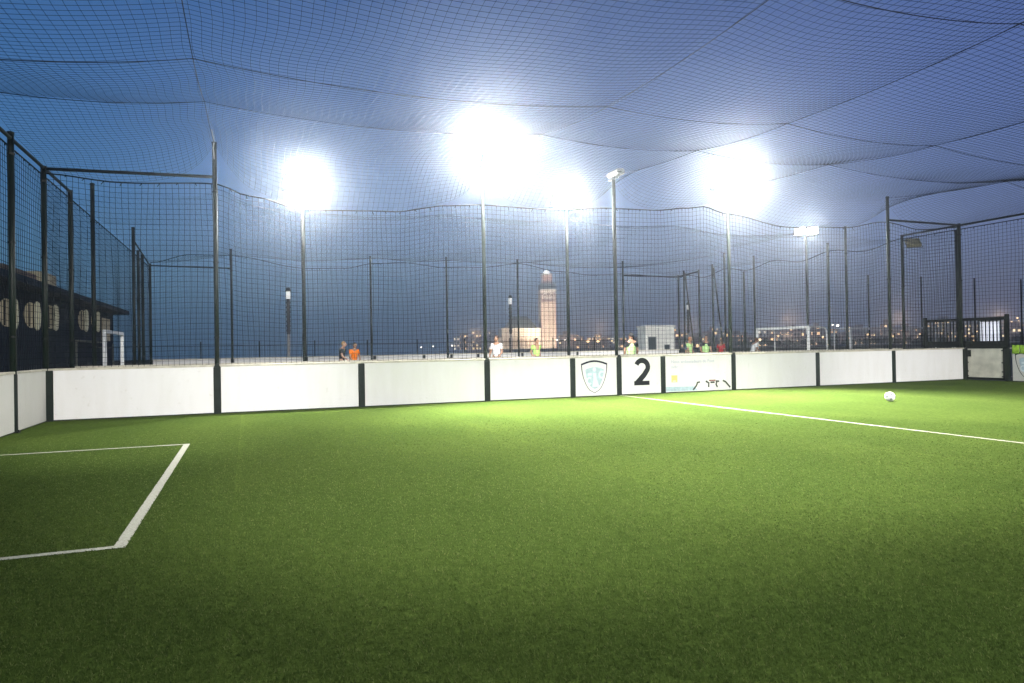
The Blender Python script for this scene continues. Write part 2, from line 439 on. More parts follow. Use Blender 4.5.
# head tilt: glass faces -Y; rotating about X by +t turns it downwards
def aim_heads(e0, t):
    for c in e0.children:
        if c.name.startswith('lamp_head'): c.rotation_euler.x = t

AP = 12.57       # watts per unit of intensity
f1 = floodlight(-3.852, YP, 6.1, 'brightest blazing floodlight mast, above the board left of the crest', (0, -1)); aim_heads(f1, R(28))
lamp(f1, (0, -.3, 6.4), (-2.6, -4.2, 0), AP*2450, 88, 1.0); lamp(f1, (0, -.22, 6.36), (-7.0, -20, 7.8), AP*1950, 68, .75, .15); bulb(f1, (0, -.22, 6.36), AP*70)
f2 = floodlight(3.852, YP, 5.9, 'blazing floodlight mast at right edge of the sponsor board', (0, -1)); aim_heads(f2, R(28))
lamp(f2, (0, -.3, 6.15), (3.0, -4.2, 0), AP*2400, 88, 1.0); lamp(f2, (0, -.22, 6.16), (-7.0, -17, 7.9), AP*1250, 68, .75, .15); bulb(f2, (0, -.22, 6.16), AP*60)
f0 = floodlight(0, YP, 6.02, 'unlit floodlight mast with flat T head behind halfway line', (1, 0), lit=False, spread=.14)
for c in list(f0.children):
    if c.name.startswith('lamp_head'): c.rotation_euler = (R(84), 0, c.rotation_euler.z); c.location.z = 6.12; c.scale = (.62, .8, .7)
f3 = floodlight(-8.17, GAP+.2, 5.65, 'lit floodlight mast in walkway over third board from left', (0, -1), spread=.27); aim_heads(f3, R(30))
lamp(f3, (0, -.22, 5.9), (-9.0, -20, 7.2), AP*270, 68, .75, .15); bulb(f3, (0, -.22, 5.9), AP*40); lamp(f3, (0, -.3, 5.9), (-7.6, -3.6, 0), AP*820, 92, 1.0)
lamp(f3, (0, .35, 5.9), (-6.0, 13.0, 0), AP*330, 110, .8)
f4 = floodlight(-.31, GAP+.2, 5.6, 'lit floodlight mast just right of the minaret', (0, -1), spread=.27); aim_heads(f4, R(30))
lamp(f4, (0, -.22, 5.85), (-6.5, -20, 7.2), AP*480, 68, .75, .15); bulb(f4, (0, -.22, 5.85), AP*50)
lamp(f4, (0, .35, 5.85), (8.0, 12.0, 0), AP*600, 112, .8); lamp(f4, (0, .36, 5.86), (14.0, 21.0, 1.2), AP*1500, 30, .8)  # second, narrow beam has no head; added to brighten the cabin
f5 = floodlight(L+.05, 7.17, 6.05, 'smaller twin floodlight mast behind the right goal of second pitch', (-.62, -.78), far=True, spread=.26); aim_heads(f5, R(32))
lamp(f5, (-.25, -.3, 6.3), (4, 6, 0), AP*120, 130, .8); lamp(f5, (-.2, -.25, 6.28), (-6, -17, 7), AP*160, 70, .6, .15)
# masts on the near side line, behind the viewpoint, that light the white boards
for x, bx, bI, gx, gI in ((-9.2, -11.8, 1500, -6.0, 800), (-4.6, 0, 0, -3.0, 800), (4.4, 0, 0, 2.5, 820), (9.2, 11.8, 1250, 6.8, 820)):
    fn = floodlight(x, -WD-.5, 6.1, 'floodlight mast on the near side line behind the viewpoint', (0, 1))
    aim_heads(fn, R(30))
    if bI: lamp(fn, (-.2, .3, 6.4), (bx, 0, .9), AP*bI, 36, 1.0)       # one head looks at the boards,
    lamp(fn, (.2, .3, 6.4), (gx, -7.5, 0), AP*gI, 66, 1.0)      # the other at the middle of the pitch

# --------------------------------------------------------- rebound boards
HB = 1.1
def board_panel(x0, x1, y, label, group, rz=0.0, name='rebound_board', front=-1, detail=True, bm='board_white'):
    """white rebound panel from x0 to x1 along local X, its face towards local -Y"""
    w = x1-x0
    e0 = empty(name, (x0, y, 0) if rz == 0 else (x0, y, 0), rz, label, 'board', group)
    g = .078
    b = MB(); b.bbox(g, w-g, -.03, .03, .025, HB-.045, .004); b.build('panel', M[bm], e0)
    b = MB(); b.bbox(.002, w-.002, -.04, .045, HB-.045, HB, .008); b.build('top_rail', M['coping'], e0)
    if detail:
        b = MB(); b.box(g, w-g, -.012, .02, -.01, .023); b.build('kick_strip', M['black_steel'], e0)
    return e0

def board_post(x, y, label, capped=False, rz=0.0, group='dark green posts between the boards'):
    e0 = empty('divider_post', (x, y, 0), rz, label, 'post', group)
    b = MB(); b.bbox(-.076, .076, -.05, .02, 0, HB-.046, .012); b.build('cover_strip', M['post_pad'], e0)
    b = MB()
    for z in (.12, .55, .95): b.tube((0, -.05, z), (0, -.056, z), .014, 8)
    b.build('bolt', M['black_steel'], e0)
    if capped:
        b = MB(); b.add([(-.066, -.056, HB-.046), (.066, -.056, HB-.046), (.036, -.05, HB+.02), (-.036, -.05, HB+.02),
                         (-.066, -.041, HB-.046), (.066, -.041, HB-.046), (.036, -.041, HB+.02), (-.036, -.041, HB+.02)],
                        [(0,1,2,3),(7,6,5,4),(3,2,6,7),(0,3,7,4),(1,5,6,2),(0,4,5,1)])
        b.build('cap', M['post_pad'], e0)
    return e0

GB = 'white rebound boards of the near pitch'
names = ['long white board meeting the left corner post, left of the rope tied post',
         'plain white board below the lit mast in the walkway, orange player at its right end',
         'plain white board left of the brightest mast, pale towers above it',
         'plain white board under the minaret, left of the crest board',
         'narrow white board printed with a blue shield crest',
         'narrow white board printed with a black figure 2',
         'white board printed with a sponsor message and footballers legs',
         'plain white board under white goal, right of the sponsor board',
         'plain white board above the ball, left of rightmost tall post',
         'plain white board left of the corner gate']
PAN = []
for i in range(10):
    PAN.append(board_panel(US[i], US[i+1], -.03, names[i], GB))
pl = {1: ('under the rope tied tall post', True), 2: ('just right of the orange player', False), 3: ('below the brightest floodlight mast', True),
      4: ('left of the crest', False), 5: ('between the crest and the figure 2', True), 6: ('right of the figure 2', False),
      7: ('right of the sponsor board', True), 8: ('below right post of the white goal', False), 9: ('straight above and behind the ball', False)}
for i, (t, c) in pl.items():
    board_post(US[i], -.03, 'dark green board post '+t, c)
board_post(-L+.06, -.06, 'dark green board post in the far left corner')
# left end wall (faces +X), right end wall (faces -X)
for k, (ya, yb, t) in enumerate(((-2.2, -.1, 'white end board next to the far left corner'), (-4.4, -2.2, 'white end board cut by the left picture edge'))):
    board_panel(-L, -L+(yb-ya), ya, t, GB, R(90), bm='board_yellow_dim')
board_post(-L, -2.2, 'dark green board post on the left end wall', False, R(90))
GR = R(-90)
pr = board_panel(L, L+2.6, -1.62, 'white end board right of gate with a shield crest on it', GB, GR, bm='board_yellow_dim')
board_post(L, -1.54, 'dark green board post at the right side of the gate', False, GR)
board_post(L-.03, -.08, 'dark green board post at the left side of the gate', False, GR)

# print on the boards
def disc(cx, cz, rx, rz, a0=0, a1=360, n=24):
    return [(cx+rx*math.cos(R(a0+(a1-a0)*i/n)), cz+rz*math.sin(R(a0+(a1-a0)*i/n))) for i in range(n+1)]
def flat_text(body, size, x, z, m, parent, name, bold=0.0, y=-.0325, sx=1.0):
    cu = bpy.data.curves.new(name, 'FONT'); cu.body = body; cu.size = size; cu.offset = bold; cu.extrude = .0008; cu.resolution_u = 3
    tmp = bpy.data.objects.new('t', cu); link(tmp)
    dg = bpy.context.evaluated_depsgraph_get(); me = bpy.data.meshes.new_from_object(tmp.evaluated_get(dg))
    bpy.data.objects.remove(tmp); me.name = name
    me.materials.clear(); me.materials.append(m)
    o = link(bpy.data.objects.new(name, me)); o.parent = parent
    o.location = (x, y, z); o.rotation_euler = (R(90), 0, 0); o.scale = (sx, 1, 1)
    return o
# figure 2
p = PAN[5]; cxm = (US[6]-US[5])/2+.02
arc = [(cxm+.19*math.cos(R(a))-.0, .765+.185*math.sin(R(a))) for a in range(158, -31, -14)]
pts = arc + [(cxm+.07, .55), (cxm-.06, .42), (cxm-.17, .318)]
wd = [.14]*4+[.15]*(len(arc)-4)+[.155, .16, .16]
b = MB(); b.stroke(pts, wd, -.034, -.031); b.prism([(cxm-.26, .255), (cxm+.235, .255), (cxm+.235, .375), (cxm-.26, .375)][::1], -.0345, -.031)
b.build('number', M['black_print'], p)
# crest
def shield(cx, z0, w, h, n=10):
    """pointed shield, flat-arched top; z0 is its lower tip"""
    top = z0+h; o = []
    for i in range(n+1):
        t = i/n; o.append((cx-w/2+w*t, top-.10*h+.10*h*math.sin(math.pi*t)))
    for i in range(1, n+1):
        t = i/n; o.append((cx+w/2*(math.cos(t*math.pi/2)**.52), top-.10*h-(.90*h)*t))
    for i in range(n-1, 0, -1):
        t = i/n; o.append((cx-w/2*(math.cos(t*math.pi/2)**.52), top-.10*h-(.90*h)*t))
    return o
def crest(parent, cx, full=True, y=-.031):
    b = MB(); n = 10
    so = shield(cx, .09, .80, .90); si = shield(cx, .105, .745, .835)
    k = len(so)
    for i in range(k):
        j = (i+1) % k
        b.prism([so[i], si[i], si[j], so[j]], y-.003, y)
    b.build('crest_outline', M['navy_print'], parent)
    if full:
        b = MB(); b.prism(shield(cx+.01, .20, .56, .60)[::-1], y-.0012, y); b.build('crest_field', M['pale_blue_print'], parent)
        b = MB()
        b.prism(disc(cx, .735, .05, .06)[:-1], y-.0024, y-.0013)                       # ball above
        b.prism([(cx-.05, .64), (cx+.05, .64), (cx+.06, .50), (cx+.15, .26), (cx-.07, .26), (cx-.03, .50)], y-.0024, y-.0013)
        b.prism([(cx-.20, .575), (cx-.08, .575), (cx-.08, .64), (cx-.20, .64)], y-.0024, y-.0013)
        b.stroke([(cx+.225+.075*math.cos(R(a)), .59+.085*math.sin(R(a))) for a in range(50, 311, 20)], .05, y-.0026, y-.0013)
        b.stroke([(cx-.15+.075*math.cos(R(a)), .43+.085*math.sin(R(a))) for a in range(50, 311, 20)], .045, y-.0026, y-.0013)
        b.build('crest_emblem', M['ice_print'], parent)
crest(PAN[4], (US[5]-US[4])/2-.06)
crest(pr, .56, True)
# sponsor board
p = PAN[6]; w = US[7]-US[6]
b = MB(); b.prism([(.085, .045), (1.16, .045), (1.05, .16), (.085, .18)], -.0316, -.0302); b.build('blue_wave', M['pale_blue_print'], p)
flat_text('Nous ambassadeurs du Foot', .128, .27, .845, M['grey_print'], p, 'slogan', .002, sx=1.0)
flat_text('avec', .128, .27, .70, M['grey_print'], p, 'slogan_second_line', .002)
b = MB(); b.box(.27, .47, -.0316, -.0302, .30, .50); lg = b.build('logo_square', M['orange_print'], p)
b = MB(); b.box(.31, .43, -.0326, -.0317, .325, .345); b.build('logo_bar', M['board_white'], lg)
b = MB()
for i in range(9):
    x = 1.12+i*.115
    b.box(x, x+.095, -.0316, -.0302, .30, .52+.06*((i*7) % 3)/2)
b.build('printed_shirts', M['faint_print'], p)
b = MB()
for pts in ([(1.08, .06), (1.22, .18), (1.27, .27), (1.37, .28)], [(1.66, .27), (1.75, .25), (1.74, .12)], [(2.10, .26), (2.06, .2), (2.12, .11)], [(1.62, .30), (1.7, .27)], [(2.05, .29), (2.2, .28)], [(2.36, .30), (2.48, .26), (2.68, .09)], [(1.82, .26), (2.0, .26)]):
    b.stroke([(1.0+(q-1.08)*.8125, z) for q, z in pts], .05, -.0318, -.0303)
b.build('printed_legs', mat('legs_print', (.04, .042, .03), .7, .1), p)
b = MB(); b.stroke([(1.55, .315), (1.78, .315)], .04, -.0322, -.0303); b.build('printed_shorts', M['red_print'], p)

# gate in the right corner
gt = empty('corner_gate', (L, -.14, 0), GR, 'boarded white gate in black frame at the right corner', 'gate')
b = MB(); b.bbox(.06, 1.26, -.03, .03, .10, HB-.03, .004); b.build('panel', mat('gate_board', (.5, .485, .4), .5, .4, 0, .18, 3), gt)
b = MB(); b.box(.0, 1.32, -.042, .042, .03, .10); b.box(.0, .058, -.045, .045, .10, HB-.03); b.box(1.262, 1.32, -.045, .045, .10, HB-.03); b.box(0, 1.32, -.04, .045, HB-.03, HB+.03)
b.build('frame', M['black_steel'], gt)
b = MB(); b.box(.07, .18, -.08, -.031, .80, 1.02); b.tube((.12, -.08, .9), (.12, -.12, .9), .02, 8); b.build('latch', M['black_steel'], gt)
for x in (.075, 1.245):
    for z in (.3, .6, .14, 1.0):
        b = MB(); b.tube((x, -.031, z), (x, -.06, z), .022, 6); b.build('hinge_bolt', M['black_steel'], gt)

# black bar fence above the gate and along the walkway end
bf = empty('bar_fence', (L+.12, 1.55, 0), GR, 'black bar fence rising above the corner gate', 'fence')
Lf = 3.05
b = MB(); b.box(0, Lf, -.03, .03, 2.02, 2.12); b.box(0, Lf, -.03, .03, 1.12, 1.32); b.box(0, Lf, -.025, .025, .12, .2)
b.build('rail', M['black_steel'], bf)
for x in (0, Lf-.1): 
    b = MB(); b.bbox(x, x+.1, -.05, .05, 0, 2.2, .01); b.build('post', M['black_steel'], bf)
b = MB()
for i in range(1, 24):
    x = i*Lf/24
    b.box(x-.014, x+.014, -.014, .014, .2, 2.02)
b.build('bar', M['black_steel'], bf)
# bibs over the board top
for dx, t in ((.05, 'yellow green bib hung on board top by the gate, left one'), (.30, 'yellow green bib hung on board top, right of another bib')):
    b = MB(); pr0 = []
    n = 8
    for s in range(12):
        t_ = s/11
        if t_ < .45: yy, zz = -.052-.012*math.sin(t_*9), HB+.02-(.45-t_)*.5
        elif t_ < .55: yy, zz = -.05+(t_-.45)*1.1, HB+.05+.10*math.sin((t_-.45)*31.4)
        else: yy, zz = .062+.01*math.sin(t_*8), HB+.02-(t_-.55)*.4
        for i in range(n+1):
            x = i/n*.22
            pr0.append((x, yy+.006*math.sin(i*2.1+s), zz+.05*math.sin(i*1.3+s*.2)*(.4 if .4 < t_ < .6 else .2)))
    fs = [(s*(n+1)+i, s*(n+1)+i+1, (s+1)*(n+1)+i+1, (s+1)*(n+1)+i) for s in range(11) for i in range(n)]
    b.add(pr0, fs); o = b.build('bib', M['hivis'], None, True)
    o.location = (L, -1.66-dx, 0); o.rotation_euler = (0, 0, GR)
    mod = o.modifiers.new('s', 'SOLIDIFY'); mod.thickness = .012
    tag(o, t, 'bib', 'bibs on the board by the gate')

# second pitch boards
GS = 'white boards of the second pitch'
pf = None
for i in range(10):
    lab = 'white board along the far side of the second pitch, only its lit top showing'
    o = board_panel(US[i], US[i+1], YB1, lab, 'far boards of the second pitch', detail=False)
for i in range(10):
    lab = 'white board on walkway side of second pitch, only its top edge showing'
    o = board_panel(US[i], US[i+1], YB0+.06, lab, 'walkway boards of the second pitch', detail=False)
# -------------------------------------------------------------------- nets
def lerp_table(t):
    def f(x):
        if x <= t[0][0]: return t[0][1]
        for (a, va), (b_, vb) in zip(t, t[1:]):
            if x <= b_:
                s = (x-a)/(b_-a); s = s*s*(3-2*s)
                return va+(vb-va)*s
        return t[-1][1]
    return f
def lin_table(t):
    def f(x):
        if x <= t[0][0]: return t[0][1]
        for (a, va), (b_, vb) in zip(t, t[1:]):
            if x <= b_: return va+(vb-va)*(x-a)/(b_-a)
        return t[-1][1]
    return f

def net_mesh(name, grid, r, axes, m, parent, knots=1):
    """grid[i][j] = node points; strings run both ways as thin triangular cords.
    axes = ((a, b), (c, d)) unit vectors across the strings of each direction"""
    ni, nj = len(grid), len(grid[0]); vs = []; fs = []
    tri = [(math.cos(a), math.sin(a)) for a in (R(90), R(210), R(330))]
    def strand(pts, A, B):
        n0 = len(vs)
        offs = [(A[0]*c+B[0]*s, A[1]*c+B[1]*s, A[2]*c+B[2]*s) for c, s in tri]
        for p in pts:
            for o in offs: vs.append((p[0]+r*o[0], p[1]+r*o[1], p[2]+r*o[2]))
        for k in range(len(pts)-1):
            a = n0+3*k
            for t in range(3):
                u = (t+1) % 3
                fs.append((a+t, a+u, a+3+u, a+3+t))
    for j in range(nj): strand([grid[i][j] for i in range(ni)], *axes[0])
    for i in range(ni): strand(grid[i], *axes[1])
    me = bpy.data.meshes.new(name); me.from_pydata(vs, [], fs); me.materials.append(m); me.update()
    o = link(bpy.data.objects.new(name, me)); o.parent = parent
    return o
X_, Y_, Z_ = (1, 0, 0), (0, 1, 0), (0, 0, 1)

edgeA = lerp_table([(-L, 5.22), (-12.2, 5.12), (-10.258, 5.22), (-9.5, 4.98), (-8.3, 4.74), (-6.2, 4.80), (-4.75, 5.03), (-3.852, 5.10), (-2, 5.08), (0, 5.22),
                    (1.4, 5.24), (2.5, 5.36), (3.0, 5.44), (3.852, 5.27), (6.1, 4.97), (8.3, 5.05), (10.258, 5.32), (11.8, 5.14), (L, 5.28)])

def wall_net(name, ua, ub, top, plane, axis, r, m, label, group, cell=.12, z0=HB-.02, sway=.06, cord=True, ropes=True):
    """upright net; axis 'x' runs along X at y=plane, 'y' runs along Y at x=plane"""
    e0 = empty(name, (0, 0, 0), 0, label, 'net', group)
    n = max(2, round((ub-ua)/cell)); nz = round(4.15/cell)
    grid = []
    for i in range(n+1):
        u = ua+(ub-ua)*i/n; zt = top(u); col = []
        # below the first half metre the rows keep level; the slack is taken up near the top
        for j in range(nz+1):
            t = j/nz
            z = z0+(zt-z0)*t
            off = sway*math.sin(math.pi*t)*(.6*math.sin(u*.9+t*2)+.4*math.sin(u*2.3+1))
            du = .018*math.sin(u*3.1+t*5)+.012*math.sin(u*7.7-t*9)
            dz = .02*math.sin(u*1.7+t*4)*math.sin(math.pi*t)
            col.append((u+du, plane+off, z+dz) if axis == 'x' else (plane+off, u+du, z+dz))
        grid.append(col)
    if axis == 'x': ax = ((Y_, Z_), (X_, Y_))
    else: ax = ((X_, Z_), (X_, Y_))
    net_mesh('mesh', grid, r, ax, m, e0)
    if cord:
        b = MB(); b.poly([c[-1] for c in grid[::2]]+[grid[-1][-1]], .016 if ropes else .012, 5)
        # the selvedge is bunched up on the rope in loops
        random.seed(int(abs(plane)*100)+n)
        for c in grid[::3]:
            p = c[-1]; q = (p[0]+(random.uniform(-.06, .06) if axis == 'x' else 0), p[1]+(random.uniform(-.06, .06) if axis == 'y' else 0), p[2]-random.uniform(.03, .09))
            b.poly([p, q], .009, 4)
        b.build('head_rope', M['cable'], e0)
        b = MB(); b.poly([c[0] for c in grid[::2]]+[grid[-1][0]], .01, 5); b.build('foot_rope', M['cable'], e0)
    return e0
wall_net('fence_net', -L, L, edgeA, .13, 'x', .005, M['cord'], 'upright black net above the long white boards of the near pitch', 'fence nets', ropes=True)
lvl = lambda v, d=0, a=0, b_=1: (lambda u: v-d*4*((u-a)/(b_-a))*(1-(u-a)/(b_-a)))
wall_net('fence_net', -6.6, GAP, lambda u: 5.2, -L-.07, 'y', .005, M['cord'], 'upright net on left end of near pitch by the corner', 'fence nets')
wall_net('fence_net', -4.4, GAP, lambda u: 5.22, L+.07, 'y', .005, M['cord'], 'upright net on right end over the corner gate', 'fence nets')

# top rails
def rail(pts, label, r=.035, m='green_steel'):
    b = MB(); b.poly(pts, r, 10)
    o = b.build('top_rail', M[m]); o.data.polygons.foreach_set('use_smooth', [len(p.vertices) == 4 for p in o.data.polygons])
    return tag(o, label, 'rail', 'top rails of the fences')
rail([(-L, YP-.1, 5.28), (-10.26, YP, 5.36)], 'green top rail from left corner post to the rope tied post')
rail([(10.26, YP, 5.38), (L, YP-.02, 5.36)], 'green top rail from right corner post to the tall post behind the ball')
rail([(-L, -7.0, 5.3), (-L, GAP, 5.3)], 'top rail along left end fence running away from the camera')
rail([(L, -5.0, 5.36), (L, GAP, 5.34)], 'top rail along right end fence, over the gate')

# ---------------------------------------------------------------- roof nets
def roof_net(name, y_edge, sign, depth, edge, xs, ys, Z, peak, label, r, m, cell=.12, cables=True, step=2):
    e0 = empty(name, (0, 0, 0), 0, label, 'net', 'roof nets')
    def base(u, t):
        # control lattice: cables along both ways, sagging net between
        i = 0
        while i < len(xs)-2 and u > xs[i+1]: i += 1
        j = 0
        while j < len(ys)-2 and t > ys[j+1]: j += 1
        a = (u-xs[i])/(xs[i+1]-xs[i]); c = (t-ys[j])/(ys[j+1]-ys[j])
        a = min(1, max(0, a)); c = min(1, max(0, c))
        z = (Z[j][i]*(1-a)+Z[j][i+1]*a)*(1-c)+(Z[j+1][i]*(1-a)+Z[j+1][i+1]*a)*c
        wa = 4*a*(1-a); wc = 4*c*(1-c)
        sx = .03*(xs[i+1]-xs[i]); sy = .025*(ys[j+1]-ys[j])
        sag = sx*wa+sy*wc*.6
        return z-sag
    def row0(u):
        z = edge(u)
        for x, h in peak: z = max(z, z+(h-z)*math.exp(-abs(u-x)/.42))
        return z
    def zz(u, t):
        b0 = base(u, t)
        k = math.exp(-(t/.9)**1.3)
        z = b0+(row0(u)-base(u, 0))*k
        return z+.012*math.sin(u*2.3+t*1.1)*min(1, t)
    nu = round((xs[-1]-xs[0])/cell); nt_ = round(depth/cell)
    grid = []
    for i in range(nu+1):
        u = xs[0]+(xs[-1]-xs[0])*i/nu; col = []
        for j in range(nt_+1):
            t = depth*j/nt_
            # cells gather towards the posts near the edge
            g = 0
            for x, h in peak: g += (x-u)*math.exp(-abs(u-x)/1.0)*math.exp(-t/1.2)*.18
            w = .03*math.sin(t*1.3+u*.5)+.02*math.sin(t*3.1-u*.8)
            v = .03*math.sin(u*1.1+t*.7)+.02*math.sin(u*2.9)
            col.append((u+g+w*min(1, t), y_edge+sign*(t+v*min(1, t)), zz(u+g, t)))
        grid.append(col)
    net_mesh('mesh', grid, r, ((Y_, Z_), (X_, Z_)), m, e0)
    if cables:
        for k, x in enumerate(xs[1:-1]):
            b = MB(); P = []
            for q in range(61):
                t = depth*q/60; ii = xs.index(x)
                j = 0
                while j < len(ys)-2 and t > ys[j+1]: j += 1
                c = (t-ys[j])/(ys[j+1]-ys[j]); zc = Z[j][ii]*(1-c)+Z[j+1][ii]*c - .06*4*c*(1-c)
                P.append((x, y_edge+sign*t, zc))
            b.poly(P, .0068, 5); b.build('cable', M['cable'], e0)
        for jj, t in enumerate(ys[1:]):
            if t >= depth: continue
            b = MB(); P = []
            for q in range(len(xs)-1):
                for s in range(12):
                    a = s/12; u = xs[q]+(xs[q+1]-xs[q])*a
                    P.append((u, y_edge+sign*t, Z[jj+1][q]*(1-a)+Z[jj+1][q+1]*a-.03*(xs[q+1]-xs[q])*4*a*(1-a)))
            P.append((xs[-1], y_edge+sign*t, Z[jj+1][-1]))
            b.poly(P, .0068, 5); b.build('cable', M['cable'], e0)
    return e0
xs = [-L, -10.258, -3.852, 0, 3.852, 10.258, L]
ys = [0, 3.9, 6.75, 11.0, WD]
ZA = [[5.28, 6.14, 6.12, 6.14, 6.02, 6.12, 5.36],
      [5.62, 5.78, 5.80, 5.78, 5.76, 5.78, 5.5],
      [5.10, 5.42, 5.44, 5.53, 5.44, 5.42, 5.3],
      [5.2, 5.55, 5.42, 5.55, 5.45, 5.5, 5.3],
      [5.3, 6.0, 6.0, 6.0, 6.0, 6.0, 5.3]]
roof_net('roof_net', .1, -1, WD, edgeA, xs, ys, ZA, [(-10.258, 6.14), (-3.852, 6.0), (0, 6.0), (3.852, 5.9), (10.258, 6.1)],
         'large dark roof net sagging on cables over the near pitch', .003, M['cord'])

# second pitch: nets, posts, rails
edgeB = lerp_table([(-L, 5.2), (-12, 5.42), (-10.258, 5.2), (-8.4, 5.05), (-6, 5.0), (-3.852, 5.2), (-2, 5.08), (0, 5.2), (2, 5.12), (3.852, 5.25), (6, 5.0), (8, 5.05), (10.258, 5.3), (12, 5.15), (L, 5.2)])
edgeBf = lerp_table([(-L, 5.35), (-11.9, 5.75), (-10.258, 5.75), (-7, 5.25), (-5.2, 5.3), (-3.852, 5.55), (-2.4, 5.65), (-.2, 5.45), (1.6, 5.5), (3.8, 5.75), (6, 5.4), (8, 5.25), (10, 5.35), (L, 5.2)])
wall_net('fence_net', -L, L, edgeBf, YB1+.1, 'x', .003, M['cord_far'], 'far upright net of the second pitch in front of the sea', 'fence nets of the second pitch')
wall_net('fence_net', GAP, YB1, lambda u: 5.2, -L-.07, 'y', .0035, M['cord_far'], 'upright net on left end of second pitch before the clubhouse', 'fence nets of the second pitch')
wall_net('fence_net', GAP, YB1, lambda u: 5.25-.25*math.sin((u-GAP)*.9)**2, L+.07, 'y', .003, M['cord_far'], 'upright net on right end of second pitch around the white goal', 'fence nets of the second pitch')
ZB = [[5.2, 5.75, 5.7, 5.8, 5.7, 5.75, 5.25], [5.35, 5.5, 5.45, 5.5, 5.45, 5.5, 5.3], [5.3, 5.45, 5.4, 5.45, 5.4, 5.45, 5.3], [5.35, 5.8, 5.85, 5.85, 5.85, 5.8, 5.3]]
roof_net('roof_net', YB0+.1, 1, WB, edgeB, xs, [0, 4.5, 10, WB], ZB, [(-10.258, 5.7), (10.258, 5.75)], 'farther roof net hanging over the second pitch', .0012, M['cord_far'], cables=False)

GP = 'fence posts of the second pitch'
FP = [(-10.26, YB1-.05, 6.0, 'thin far post at end of the far corner rail, sea behind'),
      (-4.0, YB1-.05, 5.85, 'thin far post just right of the orange player'),
      (-.2, YB1-.05, 5.92, 'thin far post left of brightest mast, beside pale towers'),
      (3.64, YB1-.05, 5.93, 'thin far post in front of the domed hall, left of the minaret'),
      (9.9, YB1-.05, 6.0, 'thin far post next to unlit T mast, left of the white cabin'),
      (-L, GAP, 5.3, 'left end fence post one place behind the corner post'),
      (-L, 4.9, 6.05, 'left end fence post taller than rail, before clubhouse, left of small goal'),
      (-L, 12.2, 6.05, 'left end fence post above right end of the clubhouse roof'),
      (-L, 13.4, 5.35, 'left far post crowded next to taller one, nearer of the low ones'),
      (-L, 14.6, 5.35, 'left far post in the crowded row, between two low ones'),
      (-L, YB1-.05, 5.25, 'far left corner post of second pitch holding a short rail'),
      (L, YB1, 5.3, 'dark corner post right of the white cabin'),
      (L, 16.4, 5.5, 'dark post left of the first slanting brace'),
      (L, 15.0, 5.4, 'dark post right of the first slanting brace'),
      (L, 13.8, 5.56, 'dark post topping the second slanting brace'),
      (L, 12.8, 6.02, 'thin tall post just left of mast at sponsor board'),
      (L, 11.3, 4.9, 'low dark post right of mast at sponsor board'),
      (L, 10.55, 5.6, 'thin post above left upright of the white goal'),
      (L, 5.9, 5.55, 'post beside the curved back bar of white goal'),
      (L, 4.95, 6.1, 'pale streaked post between white goal and the tall post by the ball'),
      (L, GAP, 5.33, 'post carrying a hanging unlit floodlight near the right corner'),
      (14.9, 1.15, 5.4, 'thin dark post above left end of black bar fence')]
for x, y, t, lab in FP:
    fence_post(x, y, t, lab, .05 if x > -13 else .055, group=GP, m='green_steel')
for i, (x, t) in enumerate(((28.0, 'farthest row post nearest white goal'), (32.7, 'farthest row post behind left end of black bar fence'), (37.8, 'farthest row post over the middle of black bar fence'), (42.6, 'farthest row post at right picture edge'))):
    fence_post(x, YB1, 5.6, 'thin dusky '+t, .05, group='posts of the farthest row', m='black_steel')
rail([(-L, YB1-.05, 5.2), (-10.26, YB1-.05, 5.15)], 'far green rail at left corner of second pitch, before the sea', .03)
rail([(-L, 12.2, 5.62), (-L, YB1-.05, 5.2)], 'slanting far rail joining crowded posts at left corner of second pitch', .03)
rail([(9.9, YB1-.05, 5.25), (L, YB1, 5.25)], 'far dark rail above the white cabin', .035, 'black_steel')
rail([(L, YB1, 5.25), (L, 15.0, 5.35)], 'short dark rail above the first slanting brace', .04, 'black_steel')
rail([(L, 16.3, 5.4), (L-.9, 14.3, 1.3)], 'first slanting dark brace, right of the white cabin', .04, 'black_steel')
rail([(L, 13.7, 5.4), (L-.4, 12.5, 1.2)], 'second slanting dark brace, left of mast at sponsor board', .04, 'black_steel')
# hanging unlit floodlight
e0 = empty('hanging_floodlight', (L+.2, GAP-.05, 5.05), 0, 'unlit floodlight coloured as if in yellow light, hanging near the right corner rail', 'floodlight')
b = MB(); b.tube((-.18, 0, .1), (.22, 0, .1), .02, 8); b.build('bracket', M['black_steel'], e0)
h = head(e0, .28, 0, -.02, R(40), R(150), False, w=.5, h=.36); h.data.materials[0] = mat('lamp_body_yellow_lit', (.42, .36, .2), .5, .4, 0, .25, 8)  # the yellow light on the box is put into its body colour

